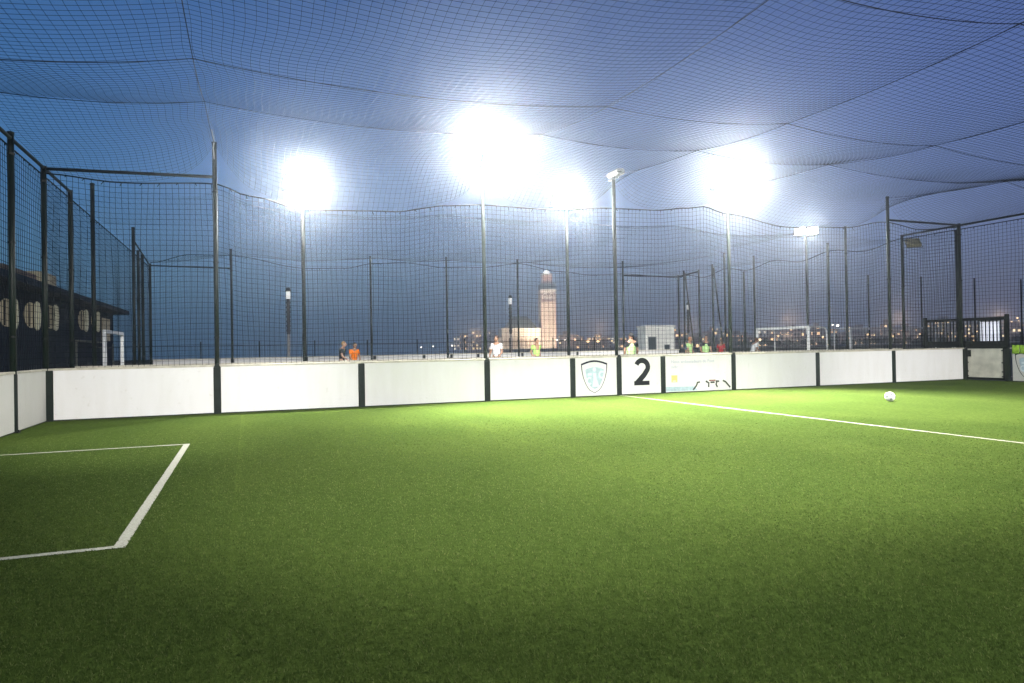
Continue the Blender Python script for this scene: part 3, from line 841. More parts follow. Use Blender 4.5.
# goals of the second pitch
def goal(x, y0, y1, label, side, group, h=2.05, t=.05, d=1.05, deep=True):
    e0 = empty('goal', (x, (y0+y1)/2, 0), 0, label, 'goal', group); w = (y1-y0)/2
    for s in (-1, 1):
        b = MB(); b.bbox(-t, t, s*w-t, s*w+t, 0, h-t, .012); b.build('upright', M['white_paint'], e0)
    b = MB(); b.bbox(-t, t, -w-t, w+t, h-t+.001, h+t, .012); b.build('crossbar', M['white_paint'], e0)
    if not deep: return e0
    for s in (-1, 1):
        b = MB()
        pts = [(side*t, s*w, h)] + [(side*(d-.25+.25*math.sin(a)), s*w, h-.25+.25*math.cos(a)) for a in (0, .4, .8, 1.2, 1.57)] + [(side*d, s*w, .03)]
        b.poly(pts, .028, 8); b.build('back_stay', M['white_paint'], e0)
    b = MB(); b.poly([(side*d, -w, .05), (side*d, w, .05)], .02, 8); b.build('ground_bar', M['white_paint'], e0)
    # goal net
    grid = []
    n = round((y1-y0)/.14)
    prof = [(side*.1, h-.02), (side*.4, h-.03), (side*(d-.3), h-.05), (side*(d-.1), h-.2), (side*d, h-.5)] + [(side*(d+.02), h-.5-k*.14) for k in range(1, 11)]
    for i in range(n+1):
        yy = -w+2*w*i/n; grid.append([(px, yy, pz) for px, pz in prof])
    net_mesh('goal_net', grid, .002, ((X_, Z_), (Y_, Z_)), M['rope'], e0)
    return e0
goal(L, 7.1, 10.4, 'white tube goal in right end of second pitch, player at its left upright', 1, 'small goals of the second pitch')
goal(-L, 6.4, 9.45, 'small white goal in left end of second pitch before the clubhouse', -1, 'small goals of the second pitch', deep=False)
bg_ = goal(22.5, 0, 7.3, 'wide white goal far right, its bar seen through black bar fence', 1, 'small goals of the second pitch', 2.02, .05)
bg_.location = (22.5, 9.8, 0); bg_.rotation_euler = (0, 0, R(90))

# --------------------------------------------------------------------- ball
def football():
    bm = bmesh.new(); bmesh.ops.create_icosphere(bm, subdivisions=1, radius=1)
    # truncated icosahedron pattern from vertex directions of an icosahedron
    ico = bmesh.new(); bmesh.ops.create_icosphere(ico, subdivisions=1, radius=1)
    pent = [v.co.normalized() for v in ico.verts]; ico.free(); bm.free()
    bm = bmesh.new(); bmesh.ops.create_icosphere(bm, subdivisions=5, radius=.11)
    for f in bm.faces:
        c = f.calc_center_median().normalized(); f.smooth = True
    me = bpy.data.meshes.new('football'); bm.to_mesh(me); bm.free()
    for m in (M['white_paint'], mat('ball_grey', (.22, .23, .25), .4, .5)): me.materials.append(m)
    for p in me.polygons:
        c = p.center.normalized(); d = max(c.dot(q) for q in pent)
        p.material_index = 1 if d > .962 else 0
    o = link(bpy.data.objects.new('football', me)); o.location = (4.134, -5.19, .108); o.rotation_euler = (.4, .5, .2)
    return tag(o, 'white football lying on the turf towards right corner', 'ball')
football()
# ------------------------------------------------------------------- people
SKIN = {'light': mat('skin_light', (.5, .29, .2), .55, .4), 'tan': mat('skin_tan', (.34, .19, .12), .55, .4)}
CL = {}
def cloth(k, c): CL[k] = mat('cloth_'+k, c, .85, .2, 0, .15, 9, .2, 40)
cloth('orange', (.85, .2, .01)); cloth('dark', (.015, .017, .022)); cloth('white', (.72, .72, .72)); cloth('lime', (.40, .66, .16))
cloth('pale_green', (.46, .70, .28)); cloth('red', (.5, .02, .025)); cloth('navy', (.02, .04, .09)); cloth('short', (.03, .03, .04))
HAIR = {'black': mat('hair_black', (.012, .01, .009), .6, .4, 0, .3, 30), 'blond': mat('hair_blond', (.42, .25, .11), .6, .4, 0, .2, 30), 'brown': mat('hair_brown', (.09, .04, .02), .6, .4, 0, .3, 30), 'red': mat('hair_ginger', (.3, .11, .03), .6, .4, 0, .2, 30)}

def skin_mesh(name, verts, edges, radii, root, lev=2):
    me = bpy.data.meshes.new(name); me.from_pydata(verts, edges, [])
    o = link(bpy.data.objects.new(name+'_tmp', me))
    md = o.modifiers.new('k', 'SKIN'); md.use_smooth_shade = True
    for i, d in enumerate(me.skin_vertices[0].data):
        d.radius = radii[i] if isinstance(radii[i], tuple) else (radii[i], radii[i]); d.use_root = (i == root)
    s = o.modifiers.new('s', 'SUBSURF'); s.levels = lev; s.render_levels = lev
    dg = bpy.context.evaluated_depsgraph_get(); r = bpy.data.meshes.new_from_object(o.evaluated_get(dg))
    bpy.data.objects.remove(o)
    return r

def person(x, y, rz, label, top, skin, hair, arms=((-.05, .02), (-.05, .02)), height=1.75, lean=0.0, turn=0.0, vest=None, bald=False, legs=0.12):
    """figure facing local -Y; arms = (forward swing, elbow bend) of left and right in radians"""
    k = height/1.75
    e0 = empty('person', (x, y, 0), rz, label, 'person', 'players on the second pitch')
    V = []; E_ = []; Rr = []
    def add(p, r, parent=None):
        V.append((p[0]*k, (p[1]-lean*max(0, p[2]-.95))*k, p[2]*k)); Rr.append((r[0]*k, r[1]*k) if isinstance(r, tuple) else r*k)
        if parent is not None: E_.append((parent, len(V)-1))
        return len(V)-1
    pel = add((0, 0, .96), (.15, .105)); wa = add((0, 0, 1.10), (.135, .095), pel); ch = add((0, .01, 1.30), (.155, .11), wa)
    sh = add((0, .01, 1.43), (.11, .085), ch); ne = add((0, -.005, 1.50), .055, sh); hd = add((0, -.02, 1.58), .06, ne)
    shoulder = []
    for i, s in enumerate((-1, 1)):
        sw, be = arms[i]
        s0 = add((s*.175, .01, 1.42), .062, sh)
        el = Vector((s*.225, .01-.29*math.sin(sw), 1.42-.29*math.cos(sw)))
        e1 = add(el, .042, s0)
        a2 = sw+be; wv = el+Vector((-s*.05*math.sin(be), -.25*math.sin(a2), -.25*math.cos(a2)))
        w1 = add(wv, .028, e1)
        dv = (wv-el).normalized(); side = Vector((s, 0, 0))
        hnd = wv+dv*.06; h1 = add(hnd, (.036, .02), w1)
        for q in range(4):
            f = hnd+dv*(.075+.012*(1-abs(q-1.4)))+Vector((0, 1, 0)).cross(dv).normalized()*0+Vector((s*-.01, (q-1.5)*.021, 0))
            add(f, .009, h1)
        add(wv+dv*.06+Vector((-s*.045, -.03, .0)), .010, h1)
        shoulder.append((s0, e1))
        hp = add((s*.10, 0, .90), .088, pel)
        kn = add((s*.115, -legs*s*.5-.02, .50), .056, hp)
        an = add((s*.12, legs*s*.8, .09), .038, kn)
        to = add((s*.135, legs*s*.8-.15, .035), (.04, .028), an)
    bm_ = skin_mesh('body', V, E_, Rr, pel)
    bm = bmesh.new(); bm.from_mesh(bm_)
    def blob(c, r3):
        g = bmesh.ops.create_uvsphere(bm, u_segments=16, v_segments=12, radius=1)
        for v in g['verts']:
            q = v.co
            v.co = Vector((q.x*r3[0], q.y*r3[1], q.z*r3[2])) + Vector(c)
            for f in v.link_faces: f.smooth = True
    hc = Vector((0, -.03-lean*.7, 1.635))*1.0
    ct, st = math.cos(turn), math.sin(turn)
    def H(dx, dy, dz): return ((hc.x+dx*ct-dy*st)*k, (hc.y+dx*st+dy*ct)*k, (hc.z+dz)*k)
    blob(H(0, 0, 0), (.077*k, .095*k, .115*k)); blob(H(0, -.03, -.055), (.055*k, .062*k, .06*k))
    blob(H(0, -.098, -.012), (.014*k, .02*k, .024*k))
    for s in (-1, 1): blob(H(s*.078, .005, -.005), (.012*k, .02*k, .03*k))
    bm.to_mesh(bm_); bm.free()
    bm_.materials.clear(); bm_.materials.append(SKIN[skin])
    bo = link(bpy.data.objects.new('body', bm_)); bo.parent = e0
    b = MB()
    for s in (-1, 1): b.ball(H(s*.03, -.088, .012), .011*k, .008*k, .008*k, 8, 6)
    b.build('eyes', CL['dark'], e0, True)
    b = MB(); b.ball(H(0, -.092, -.062), .022*k, .008*k, .006*k, 8, 6); b.build('mouth', mat('lip', (.3, .1, .08), .5), e0, True)
    if not bald:
        b = MB(); b.ball(H(0, .018, .034), .086*k, .096*k, .098*k, 16, 10); o = b.build('hair', HAIR[hair], e0, True)
    # shirt
    V2 = []; E2 = []; R2 = []
    def add2(i, sc, dz=0, parent=None, p=None):
        q = V[i] if p is None else p; r = Rr[i] if isinstance(Rr[i], tuple) else (Rr[i], Rr[i])
        V2.append((q[0], q[1], q[2]+dz)); R2.append((r[0]*sc, r[1]*sc))
        if parent is not None: E2.append((parent, len(V2)-1))
        return len(V2)-1
    a0 = add2(pel, 1.12, -.04); a1 = add2(wa, 1.14, 0, a0); a2_ = add2(ch, 1.12, 0, a1); a3 = add2(sh, 1.13, 0, a2_)
    for i in range(2):
        s0, e1 = shoulder[i]; b0 = add2(s0, 1.22, 0, a3)
        mid = tuple((V[s0][q]*.35+V[e1][q]*.65) for q in range(3)); add2(e1, 1.45, 0, b0, mid)
    sm = skin_mesh('shirt', V2, E2, R2, 0); sm.materials.clear(); sm.materials.append(CL[top])
    so = link(bpy.data.objects.new('shirt', sm)); so.parent = e0
    if vest:
        V3 = V2[:4]; R3 = [(r[0]*1.07, r[1]*1.1) for r in R2[:4]]
        vm = skin_mesh('bib', V3, [(0, 1), (1, 2), (2, 3)], R3, 0); vm.materials.clear(); vm.materials.append(CL[vest])
        vo = link(bpy.data.objects.new('bib', vm)); vo.parent = e0
    # shorts
    V4 = [V[pel]]; E4 = []; R4 = [(Rr[pel][0]*1.06, Rr[pel][1]*1.1)]
    for i, v in enumerate(V):
        pass
    for s in (-1, 1):
        V4.append((s*.10*k, 0, .88*k)); R4.append((.10*k, .10*k)); E4.append((0, len(V4)-1))
        V4.append((s*.112*k, -legs*s*.4*k, .58*k)); R4.append((.085*k, .085*k)); E4.append((len(V4)-2, len(V4)-1))
    hm = skin_mesh('shorts', V4, E4, R4, 0); hm.materials.clear(); hm.materials.append(CL['short'])
    ho = link(bpy.data.objects.new('shorts', hm)); ho.parent = e0
    return e0
person(-5.62, 11.4, R(20), 'player in orange shirt with black hair beside a blond player', 'orange', 'tan', 'black', ((.3, .5), (.2, .4)), 1.66, .1, .2)
person(-6.12, 11.3, R(60), 'blond player in dark top facing the orange shirted one', 'dark', 'light', 'blond', ((.4, .6), (-.2, .3)), 1.72, .12, .1, bald=False)
person(-.6, 8.4, R(-35), 'player in plain white shirt right of the brightest mast', 'white', 'tan', 'brown', ((.2, .9), (.2, .9)), 1.83, 0, -.5)
person(2.0, 10.6, R(10), 'player in lime bib with arms out below the minaret', 'lime', 'tan', 'black', ((-.35, .9), (-.35, .9)), 1.74, 0, .2)
person(3.25, 4.8, R(165), 'player seen from behind in pale bib over dark sleeves, left of white cabin', 'dark', 'tan', 'black', ((.1, .3), (.1, .3)), 1.82, 0, .3, 'pale_green')
person(9.3, 9.9, R(30), 'brown haired player in pale bib right of the white cabin', 'pale_green', 'tan', 'red', ((.1, .3), (.1, .5)), 1.70, 0, .3)
person(9.75, 10.6, R(200), 'player in navy shirt standing between two pale bibs', 'navy', 'tan', 'black', ((.1, .3), (.1, .3)), 1.55, .1, 0)
person(10.0, 9.65, R(-20), 'black haired player in pale bib with dark sleeve, left of mast', 'dark', 'tan', 'black', ((-.2, .9), (.2, .6)), 1.75, 0, -.4, 'pale_green')
person(13.0, 12.5, R(120), 'player in red shirt right of the mast at sponsor board', 'red', 'tan', 'brown', ((.2, .4), (.1, .3)), 1.60, .1, 0)
person(13.0, 10.15, R(75), 'goalkeeper in white shirt leaning at left upright of white goal', 'white', 'tan', 'brown', ((.5, .5), (.6, .4)), 1.62, .35, .2)

# ---------------------------------------------------- cabin, promenade things
cb = empty('cabin', (15.0, 21.7, 0), -yaw+R(8), 'small white flat roofed cabin with a window and a hatch', 'cabin')
CM = mat('cabin_white', (.75, .74, .68), .6, .3, 0, .12, 2)
b = MB(); b.bbox(-.96, .96, -.8, .8, 0, 2.48, .02); b.build('wall', CM, cb)
b = MB(); b.bbox(-1.02, 1.02, -.86, .86, 2.482, 2.6, .02); b.build('roof', CM, cb)
for x0, x1, z0, z1 in ((-.78, -.3, .9, 1.85), (.28, .6, .6, 1.35)):
    b = MB(); b.box(x0-.05, x1+.05, -.83, -.801, z0-.05, z1+.05); w_ = b.build('window_frame', M['lamp_body'], cb)
    b = MB(); b.box(x0, x1, -.836, -.831, z0, z1); b.build('pane', mat('dark_pane', (.03, .04, .05), .1, .6), w_)
b = MB(); b.box(-.12, -.08, -.83, -.801, .05, 2.4); b.build('corner_strip', M['lamp_body'], cb)

kx, ky = spot_at(990, 62)
kb = empty('lit_stall', (kx, ky, 0), -yaw-R(35), 'white lit stall glowing behind the black bar fence', 'stall')
b = MB(); b.box(-.75, .75, -.5, .5, 0, .9); b.box(-.75, .75, .45, .5, .9, 3.0); b.box(-.75, -.70, -.5, .45, .9, 3.0); b.box(.70, .75, -.5, .45, .9, 3.0); b.build('frame', CM, kb)
b = MB(); b.box(-.85, .85, -.6, .6, 3.002, 3.12); b.build('roof', M['black_steel'], kb)
b = MB(); b.box(-.68, .68, .42, .447, 1.0, 2.9); b.build('light_panel', mat('stall_light', (.8, .8, .85), .5, emit=(.85, .88, 1), estr=1.1), kb)

ST = mat('striped_dark', (.05, .045, .05), .6); SL = mat('striped_light', (.5, .46, .42), .6)
for x, y, h, t in ((-7.46, 23.8, 4.9, 'left of the lit mast in walkway, sea behind'), (7.65, 28.7, 5.0, 'in front of the domed hall'), (25.8, 33.6, 4.95, 'framed by the first slanting brace'), (46.5, 38.6, 5.1, 'behind curved back bar of the white goal')):
    e0 = empty('light_column', (x, y, 0), 0, 'white topped light column with dark bands '+t, 'lamp', 'light columns on the promenade')
    b = MB(); b.tube((0, 0, 0), (0, 0, 2.3), .085, 10); b.build('base', SL, e0)
    b = MB(); b.tube((0, 0, 2.302), (0, 0, h-.62), .10, 10)
    for k in range(7): b.tube((0, 0, 2.45+k*.26), (0, 0, 2.56+k*.26), .125, 10)
    b.build('shaft', ST, e0)
    b = MB(); b.tube((0, 0, h-.618), (0, 0, h-.2), .12, 10); b.build('lamp', mat('column_lamp', (.8, .8, .8), .4, emit=(1, .97, .9), estr=.75), e0)
    b = MB(); b.tube((0, 0, h-.198), (0, 0, h), .16, 10, .1); b.build('cap', ST, e0)

e0 = empty('promenade_fence', (0, 24.5, 0), 0, 'low dark fence along the sea front behind the far boards', 'fence')
b = MB()
for z in (.25, 1.7): b.box(-60, 60, -.012, .012, z, z+.03)
b.build('rail', M['black_steel'], e0)
for i in range(41):
    b = MB(); b.box(-60+i*3-.03, -60+i*3+.03, -.03, .03, 0, 1.95); b.build('post', M['black_steel'], e0)
b = MB()
for i in range(800): b.box(-60+i*.15, -60+i*.15+.008, -.006, .006, .3, 1.7)
b.build('bars', M['black_steel'], e0)
# dark sea wall behind it
b = MB(); b.box(-120, 320, 55, 55.6, -.02, .75); tag(b.build('sea_wall', M['asphalt']), 'long low dark sea wall closing off the promenade', 'wall')

# ---------------------------------------------------------------- clubhouse
ch = empty('clubhouse', (-18, 20, 0), 0, 'long dim clubhouse with round lit windows beyond left end fence', 'building')
WALL = mat('club_wall', (.018, .024, .034), .8, .2, 0, .2, 1.5); ROOF = mat('club_roof', (.4, .26, .17), .9, .1, 0, .35, 1.2)
GLOW = mat('club_glow', (.5, .44, .28), .5, .3, 0, .45, 2.2, emit=(.75, .62, .36), estr=.14); PORCH = mat('porch', (.3, .29, .22), .7); RIM = mat('club_rim', (.6, .58, .45), .5, emit=(.8, .78, .55), estr=.18)  # rim is given a faint glow for the light caught on the reveal
b = MB(); b.box(-6, 0, -14, 16, 0, 4.0); b.build('wall', WALL, ch)
b = MB(); b.box(-6.5, .9, -14.5, 16.5, 4.002, 4.25); b.build('eave', M['black_steel'], ch)
b = MB(); b.add([(.85, -14.4, 4.252), (.85, 16.4, 4.252), (-6.4, 16.4, 4.252), (-6.4, -14.4, 4.252), (-2, -13.5, 4.95), (-2, 13, 4.95), (-4, 13, 4.95), (-4, -13.5, 4.95)], [(0, 1, 5, 4), (1, 2, 6, 5), (2, 3, 7, 6), (3, 0, 4, 7), (4, 5, 6, 7)]); b.build('roof', ROOF, ch)
b = MB(); b.box(-1.8, -.3, .2, 2.6, 4.3, 5.2); b.build('roof_lantern', GLOW, ch)
b = MB(); b.box(-3.4, -.4, -5.0, -.4, 4.3, 4.95); b.build('roof_dormer', ROOF, ch)
for yy in (-6.1, -3.0, .05, 6.6, 9.9):
    b = MB(); 
    o = [(yy+.95*math.cos(a), 2.98+.02*(yy+6)+.53*math.sin(a)) for a in [2*math.pi*i/28 for i in range(28)]]
    n = len(o); b.add([(.012, q[0], q[1]) for q in o]+[(.002, q[0], q[1]) for q in o], [tuple(range(n))]+[(i, i+n, (i+1) % n+n, (i+1) % n) for i in range(n)])
    g = b.build('round_window', GLOW, ch)
    b = MB(); b.poly([(.06, yy+.72+.30*math.cos(a), 2.98+.02*(yy+6)+.55*math.sin(a)) for a in [2*math.pi*i/24 for i in range(25)]], .07, 6); b.build('rim', RIM, g)
    b = MB()
    for q in (-.35, .3): b.box(.013, .05, yy+q-.03, yy+q+.03, 2.5+.02*(yy+6), 3.45+.02*(yy+6))
    b.build('glazing_bar', M['black_steel'], g)
b = MB(); b.box(.01, .05, 12.0, 14.5, 2.2, 3.6); b.build('lit_panel', GLOW, ch)
b = MB(); b.box(.01, .3, 4.5, 12, 2.04, 2.12); b.build('ledge', PORCH, ch)
for yy in (2.9, 7.4, 13.0):
    b = MB(); b.box(.42, .49, yy-.05, yy+.05, 0, 2.0); b.build('porch_post', PORCH, ch)

# ------------------------------------------------------- mosque and minaret
MD = 600.0
STONE = mat('warm_stone', (.46, .40, .33), .8, .2, 0, .12, .05)
STONE2 = mat('pink_stone', (.46, .29, .24), .8, .2, 0, .12, .05)
TILE = mat('green_tile', (.02, .028, .022), .5, .4, 0, .2, .1)
WTILE = mat('white_band', (.55, .5, .45), .7, .3, 0, .1, .1)
mx_, my_ = spot_at(547.5, MD)
mn = empty('minaret', (mx_, my_, -.2), -yaw+R(9), 'tall square floodlit minaret with a green band near its top', 'tower')
S = MD/698.2
w = 7.4*S; H1 = 55*S
b = MB(); b.box(-w, w, -w, w, 0, H1); b.build('shaft', STONE, mn)
b = MB()
for q in range(4):
    pass
for s in (-1, 1):
    b.box(s*w*.93-w*.07, s*w*.93+w*.07, -w-.25, -w-.02, 0, H1*.99); b.box(s*w*.30-w*.04, s*w*.30+w*.04, -w-.25, -w-.02, 2, H1*.98)
b.build('pilaster', STONE2, mn)
for lev, (z0, z1) in enumerate(((8, 20), (23, 35), (38, 50))):
    for s in (-.6, 0, .6):
        b = MB(); zz0, zz1 = z0*S*1.0, z1*S*1.0; hw = w*.09
        b.prism([(s*w-hw, zz0), (s*w+hw, zz0), (s*w+hw, zz1-hw), (s*w, zz1), (s*w-hw, zz1-hw)], -w-.12, -w-.01); b.build('niche', mat('niche', (.3, .2, .15), .8), mn)
b = MB(); b.box(-w*1.04, w*1.04, -w*1.04, w*1.04, H1+.01, H1+3*S); b.build('band', WTILE, mn)
b = MB()
for q in (-.47, .47):
    b.stroke([(q*w+.36*w*math.cos(R(a)), H1-6.5*S+5.5*S*math.sin(R(a))) for a in range(0, 181, 15)], .13*w, -w-.7, -w-.3)
    b.stroke([(q*w+.16*w*math.cos(R(a)), H1-6.5*S+2.6*S*math.sin(R(a))) for a in range(0, 181, 20)], .10*w, -w-.7, -w-.3)
b.build('arch_tracery', WTILE, mn)
b = MB(); b.box(-w*.97, w*.97, -w-.28, -w-.02, H1-9.5*S, H1-.4*S)
b.build('blind_arch', mat('blind_arch', (.13, .08, .07), .8), mn)
b = MB(); b.box(-w*1.0, w*1.0, -w*1.0, w*1.0, H1+3*S+.02, H1+8.3*S)
for i in range(9): b.box(-w+i*w*.235, -w+i*w*.235+w*.13, -w, -w*.9, H1+8.3*S, H1+9.3*S)
b.build('tile_frieze', TILE, mn)
w2 = w*.66
b = MB(); b.box(-w2, w2, -w2, w2, H1+8.32*S, H1+17.5*S); b.build('lantern', STONE2, mn)
b = MB(); b.box(-w2*1.05, w2*1.05, -w2*1.05, w2*1.05, H1+17.52*S, H1+18.8*S); b.build('lantern_cornice', WTILE, mn)
b = MB(); b.ball((0, 0, H1+19.3*S), 3.4*S, 3.4*S, 3.4*S, 16, 10); b.tube((0, 0, H1+22*S), (0, 0, H1+25.5*S), .3*S, 6, .05*S); b.build('dome', mat('glowing_dome', (.75, .75, .68), .4, emit=(1, 1, .92), estr=2.2), mn, True)  # dome glows by itself, standing in for floodlight on it

hx, hy = spot_at(521.5, MD-20)
hl = empty('prayer_hall', (hx, hy, -.2), -yaw+R(6), 'wide floodlit hall with dark green pyramid roof beside the minaret', 'building')
b = MB(); b.box(-19*S, 19*S, 0, 40*S, 0, 18.5*S)
b.box(-23*S, -19*S, 4*S, 40*S, 0, 11*S); b.build('wall', STONE, hl)
b = MB(); b.box(-19.5*S, 19.5*S, -.5*S, 40*S, 18.52*S, 19.7*S); b.build('cornice', WTILE, hl)
b = MB(); b.add([(-16*S, 1*S, 19.72*S), (16*S, 1*S, 19.72*S), (16*S, 30*S, 19.72*S), (-16*S, 30*S, 19.72*S), (-12*S, 3*S, 24.5*S), (12*S, 3*S, 24.5*S), (12*S, 28*S, 24.5*S), (-12*S, 28*S, 24.5*S), (-6.5*S, 8*S, 31.5*S), (6.5*S, 8*S, 31.5*S), (6.5*S, 22*S, 31.5*S), (-6.5*S, 22*S, 31.5*S)],
   [(0,1,5,4),(1,2,6,5),(2,3,7,6),(3,0,4,7),(4,5,9,8),(5,6,10,9),(6,7,11,10),(7,4,8,11),(8,9,10,11)]); b.build('roof', TILE, hl)
DK = mat('hall_arch', (.2, .13, .09), .8)
for i in range(9):
    b = MB(); x = (-16+i*4)*S; hw = .9*S
    b.prism([(x-hw, 1.5*S), (x+hw, 1.5*S), (x+hw, 9*S), (x, 11*S), (x-hw, 9*S)], -.5, -.02); b.build('arched_door', DK, hl)
# their own floodlights, on the ground in front
def far_spot(px, dist, tx, tdist, tz, p, size, col=(1, .85, .68)):
    x, y = spot_at(px, dist); l = bpy.data.lights.new('ground_floodlight', 'SPOT'); l.energy = p; l.color = col; l.spot_size = R(size); l.spot_blend = .8; l.shadow_soft_size = 2
    o = link(bpy.data.objects.new('ground_floodlight', l)); o.location = (x, y, 1.5)
    a, c = spot_at(tx, tdist); o.rotation_euler = (Vector((a, c, tz))-o.location).to_track_quat('-Z', 'Y').to_euler()
    return o
MOS = .19
o1 = far_spot(538, MD-50, 547, MD, 32, 1.0e6*MOS, 95); o2 = far_spot(558, MD-50, 548, MD, 20, .8e6*MOS, 95)
o5 = far_spot(548, MD-70, 547.5, MD, 56, .9e6*MOS, 40); o3 = far_spot(505, MD-85, 510, MD-40, 7, .95e6*MOS, 110, (1, .82, .6)); o4 = far_spot(532, MD-85, 526, MD-40, 7, .95e6*MOS, 110, (1, .82, .6))

# --------------------------------------------------------------------- town
def building_mat(name, col, win, strength, sc):
    m = bpy.data.materials.new(name); m.use_nodes = True; nt = m.node_tree; b = nt.nodes['Principled BSDF']
    b.inputs['Roughness'].default_value = .9; b.inputs['Base Color'].default_value = (*col, 1)
    tc = nt.nodes.new('ShaderNodeTexCoord'); g = nt.nodes.new('ShaderNodeNewGeometry')
    sep = nt.nodes.new('ShaderNodeSeparateXYZ'); nt.links.new(tc.outputs['Object'], sep.inputs[0])
    u = nt.nodes.new('ShaderNodeMath'); u.operation = 'ADD'; nt.links.new(sep.outputs['X'], u.inputs[0]); nt.links.new(sep.outputs['Y'], u.inputs[1])
    def frac(src, size):
        d = nt.nodes.new('ShaderNodeMath'); d.operation = 'DIVIDE'; d.inputs[1].default_value = size; nt.links.new(src, d.inputs[0])
        f = nt.nodes.new('ShaderNodeMath'); f.operation = 'FRACT'; nt.links.new(d.outputs[0], f.inputs[0])
        fl = nt.nodes.new('ShaderNodeMath'); fl.operation = 'FLOOR'; nt.links.new(d.outputs[0], fl.inputs[0])
        gt_ = nt.nodes.new('ShaderNodeMath'); gt_.operation = 'LESS_THAN'; gt_.inputs[1].default_value = .5; nt.links.new(f.outputs[0], gt_.inputs[0])
        return gt_.outputs[0], fl.outputs[0]
    a, ia = frac(u.outputs[0], 3.6*sc); c, ic = frac(sep.outputs['Z'], 3.2*sc)
    cm = nt.nodes.new('ShaderNodeCombineXYZ'); nt.links.new(ia, cm.inputs[0]); nt.links.new(ic, cm.inputs[1])
    oi = nt.nodes.new('ShaderNodeObjectInfo'); nt.links.new(oi.outputs['Random'], cm.inputs[2])
    wn = nt.nodes.new('ShaderNodeTexWhiteNoise'); nt.links.new(cm.outputs[0], wn.inputs['Vector'])
    lit = nt.nodes.new('ShaderNodeMath'); lit.operation = 'GREATER_THAN'; lit.inputs[1].default_value = .68; nt.links.new(wn.outputs['Value'], lit.inputs[0])
    m1 = nt.nodes.new('ShaderNodeMath'); m1.operation = 'MULTIPLY'; nt.links.new(a, m1.inputs[0]); nt.links.new(c, m1.inputs[1])
    sn = nt.nodes.new('ShaderNodeSeparateXYZ'); nt.links.new(g.outputs['Normal'], sn.inputs[0])
    ab = nt.nodes.new('ShaderNodeMath'); ab.operation = 'ABSOLUTE'; nt.links.new(sn.outputs['Z'], ab.inputs[0])
    le = nt.nodes.new('ShaderNodeMath'); le.operation = 'LESS_THAN'; le.inputs[1].default_value = .5; nt.links.new(ab.outputs[0], le.inputs[0])
    m0 = nt.nodes.new('ShaderNodeMath'); m0.operation = 'MULTIPLY'; nt.links.new(m1.outputs[0], m0.inputs[0]); nt.links.new(le.outputs[0], m0.inputs[1])
    m2 = nt.nodes.new('ShaderNodeMath'); m2.operation = 'MULTIPLY'; nt.links.new(m0.outputs[0], m2.inputs[0]); nt.links.new(lit.outputs[0], m2.inputs[1])
    m3 = nt.nodes.new('ShaderNodeMath'); m3.operation = 'MULTIPLY'; m3.inputs[1].default_value = strength; nt.links.new(m2.outputs[0], m3.inputs[0])
    b.inputs['Emission Color'].default_value = (*win, 1); nt.links.new(m3.outputs[0], b.inputs['Emission Strength'])
    mixc = nt.nodes.new('ShaderNodeMix'); mixc.data_type = 'RGBA'; mixc.inputs[6].default_value = (*col, 1); mixc.inputs[7].default_value = (.03, .03, .04, 1)
    nt.links.new(m0.outputs[0], mixc.inputs[0]); nt.links.new(mixc.outputs[2], b.inputs['Base Color'])
    return m
BM = [building_mat('facade_pink', (.42, .3, .28), (1, .68, .36), 2.8, 1), building_mat('facade_cream', (.5, .45, .4), (1, .75, .45), 2.8, 1),
      building_mat('facade_white', (.6, .58, .58), (1, .85, .65), 2.2, 1), building_mat('facade_brown', (.26, .18, .16), (1, .6, .3), 3, 1)]
LAND = [(430, 'left of the brightest mast'), (475, 'just left of brightest mast'), (562, 'right of the minaret'), (585, 'between minaret and T mast'), (605, 'left of the unlit T mast'), (628, 'left of the white cabin'),
        (660, 'behind the white cabin'), (690, 'behind the first slanting brace'), (715, 'behind the second slanting brace'), (745, 'right of mast at sponsor board'), (775, 'over left half of the white goal'), (800, 'over right half of white goal'),
        (835, 'right of the white goal'), (870, 'left of tall post by the ball'), (905, 'right of tall post by the ball'), (940, 'over left half of black bar fence'), (980, 'over right half of black bar fence'), (1018, 'at the right picture edge')]
def near(px): return min(LAND, key=lambda q: abs(q[0]-px))[1]
CN = ['pinkish', 'cream', 'whitish', 'brown']
random.seed(21)
def town_building(px, dist, wpx, hpx, mi, extra=None):
    s = dist/698.2; x, y = spot_at(px, dist); w_ = wpx*s/2; h = hpx*s; d = w_*random.uniform(.8, 1.4)
    z0 = -.65
    tall = 'squat' if hpx < 8 else ('mid height' if hpx < 14 else 'tall')
    wide = 'narrow' if wpx < 8 else ('wide' if wpx < 15 else 'very wide')
    e0 = empty('town_building', (x, y, z0), -yaw+R(random.uniform(-25, 25)), '%s %s %s town building %s' % (tall, wide, CN[mi], extra or near(px)), 'building', 'buildings of the town skyline')
    b = MB(); b.box(-w_, w_, -d, d, 0, h+1.4)
    if wpx > 9:
        b.box(-w_*.6, w_*.1, -d*.6, d*.5, h+1.41, h+1.4+2.5+random.random()*2)
    b.build('wall', BM[mi], e0)
    b = MB(); b.box(-w_-.2, w_+.2, -d-.2, d+.2, h+1.402, h+1.402+.5)
    b.build('parapet', mat('parapet', (.35, .3, .28), .9) if 'parapet' not in bpy.data.materials else bpy.data.materials['parapet'], e0)
    return e0
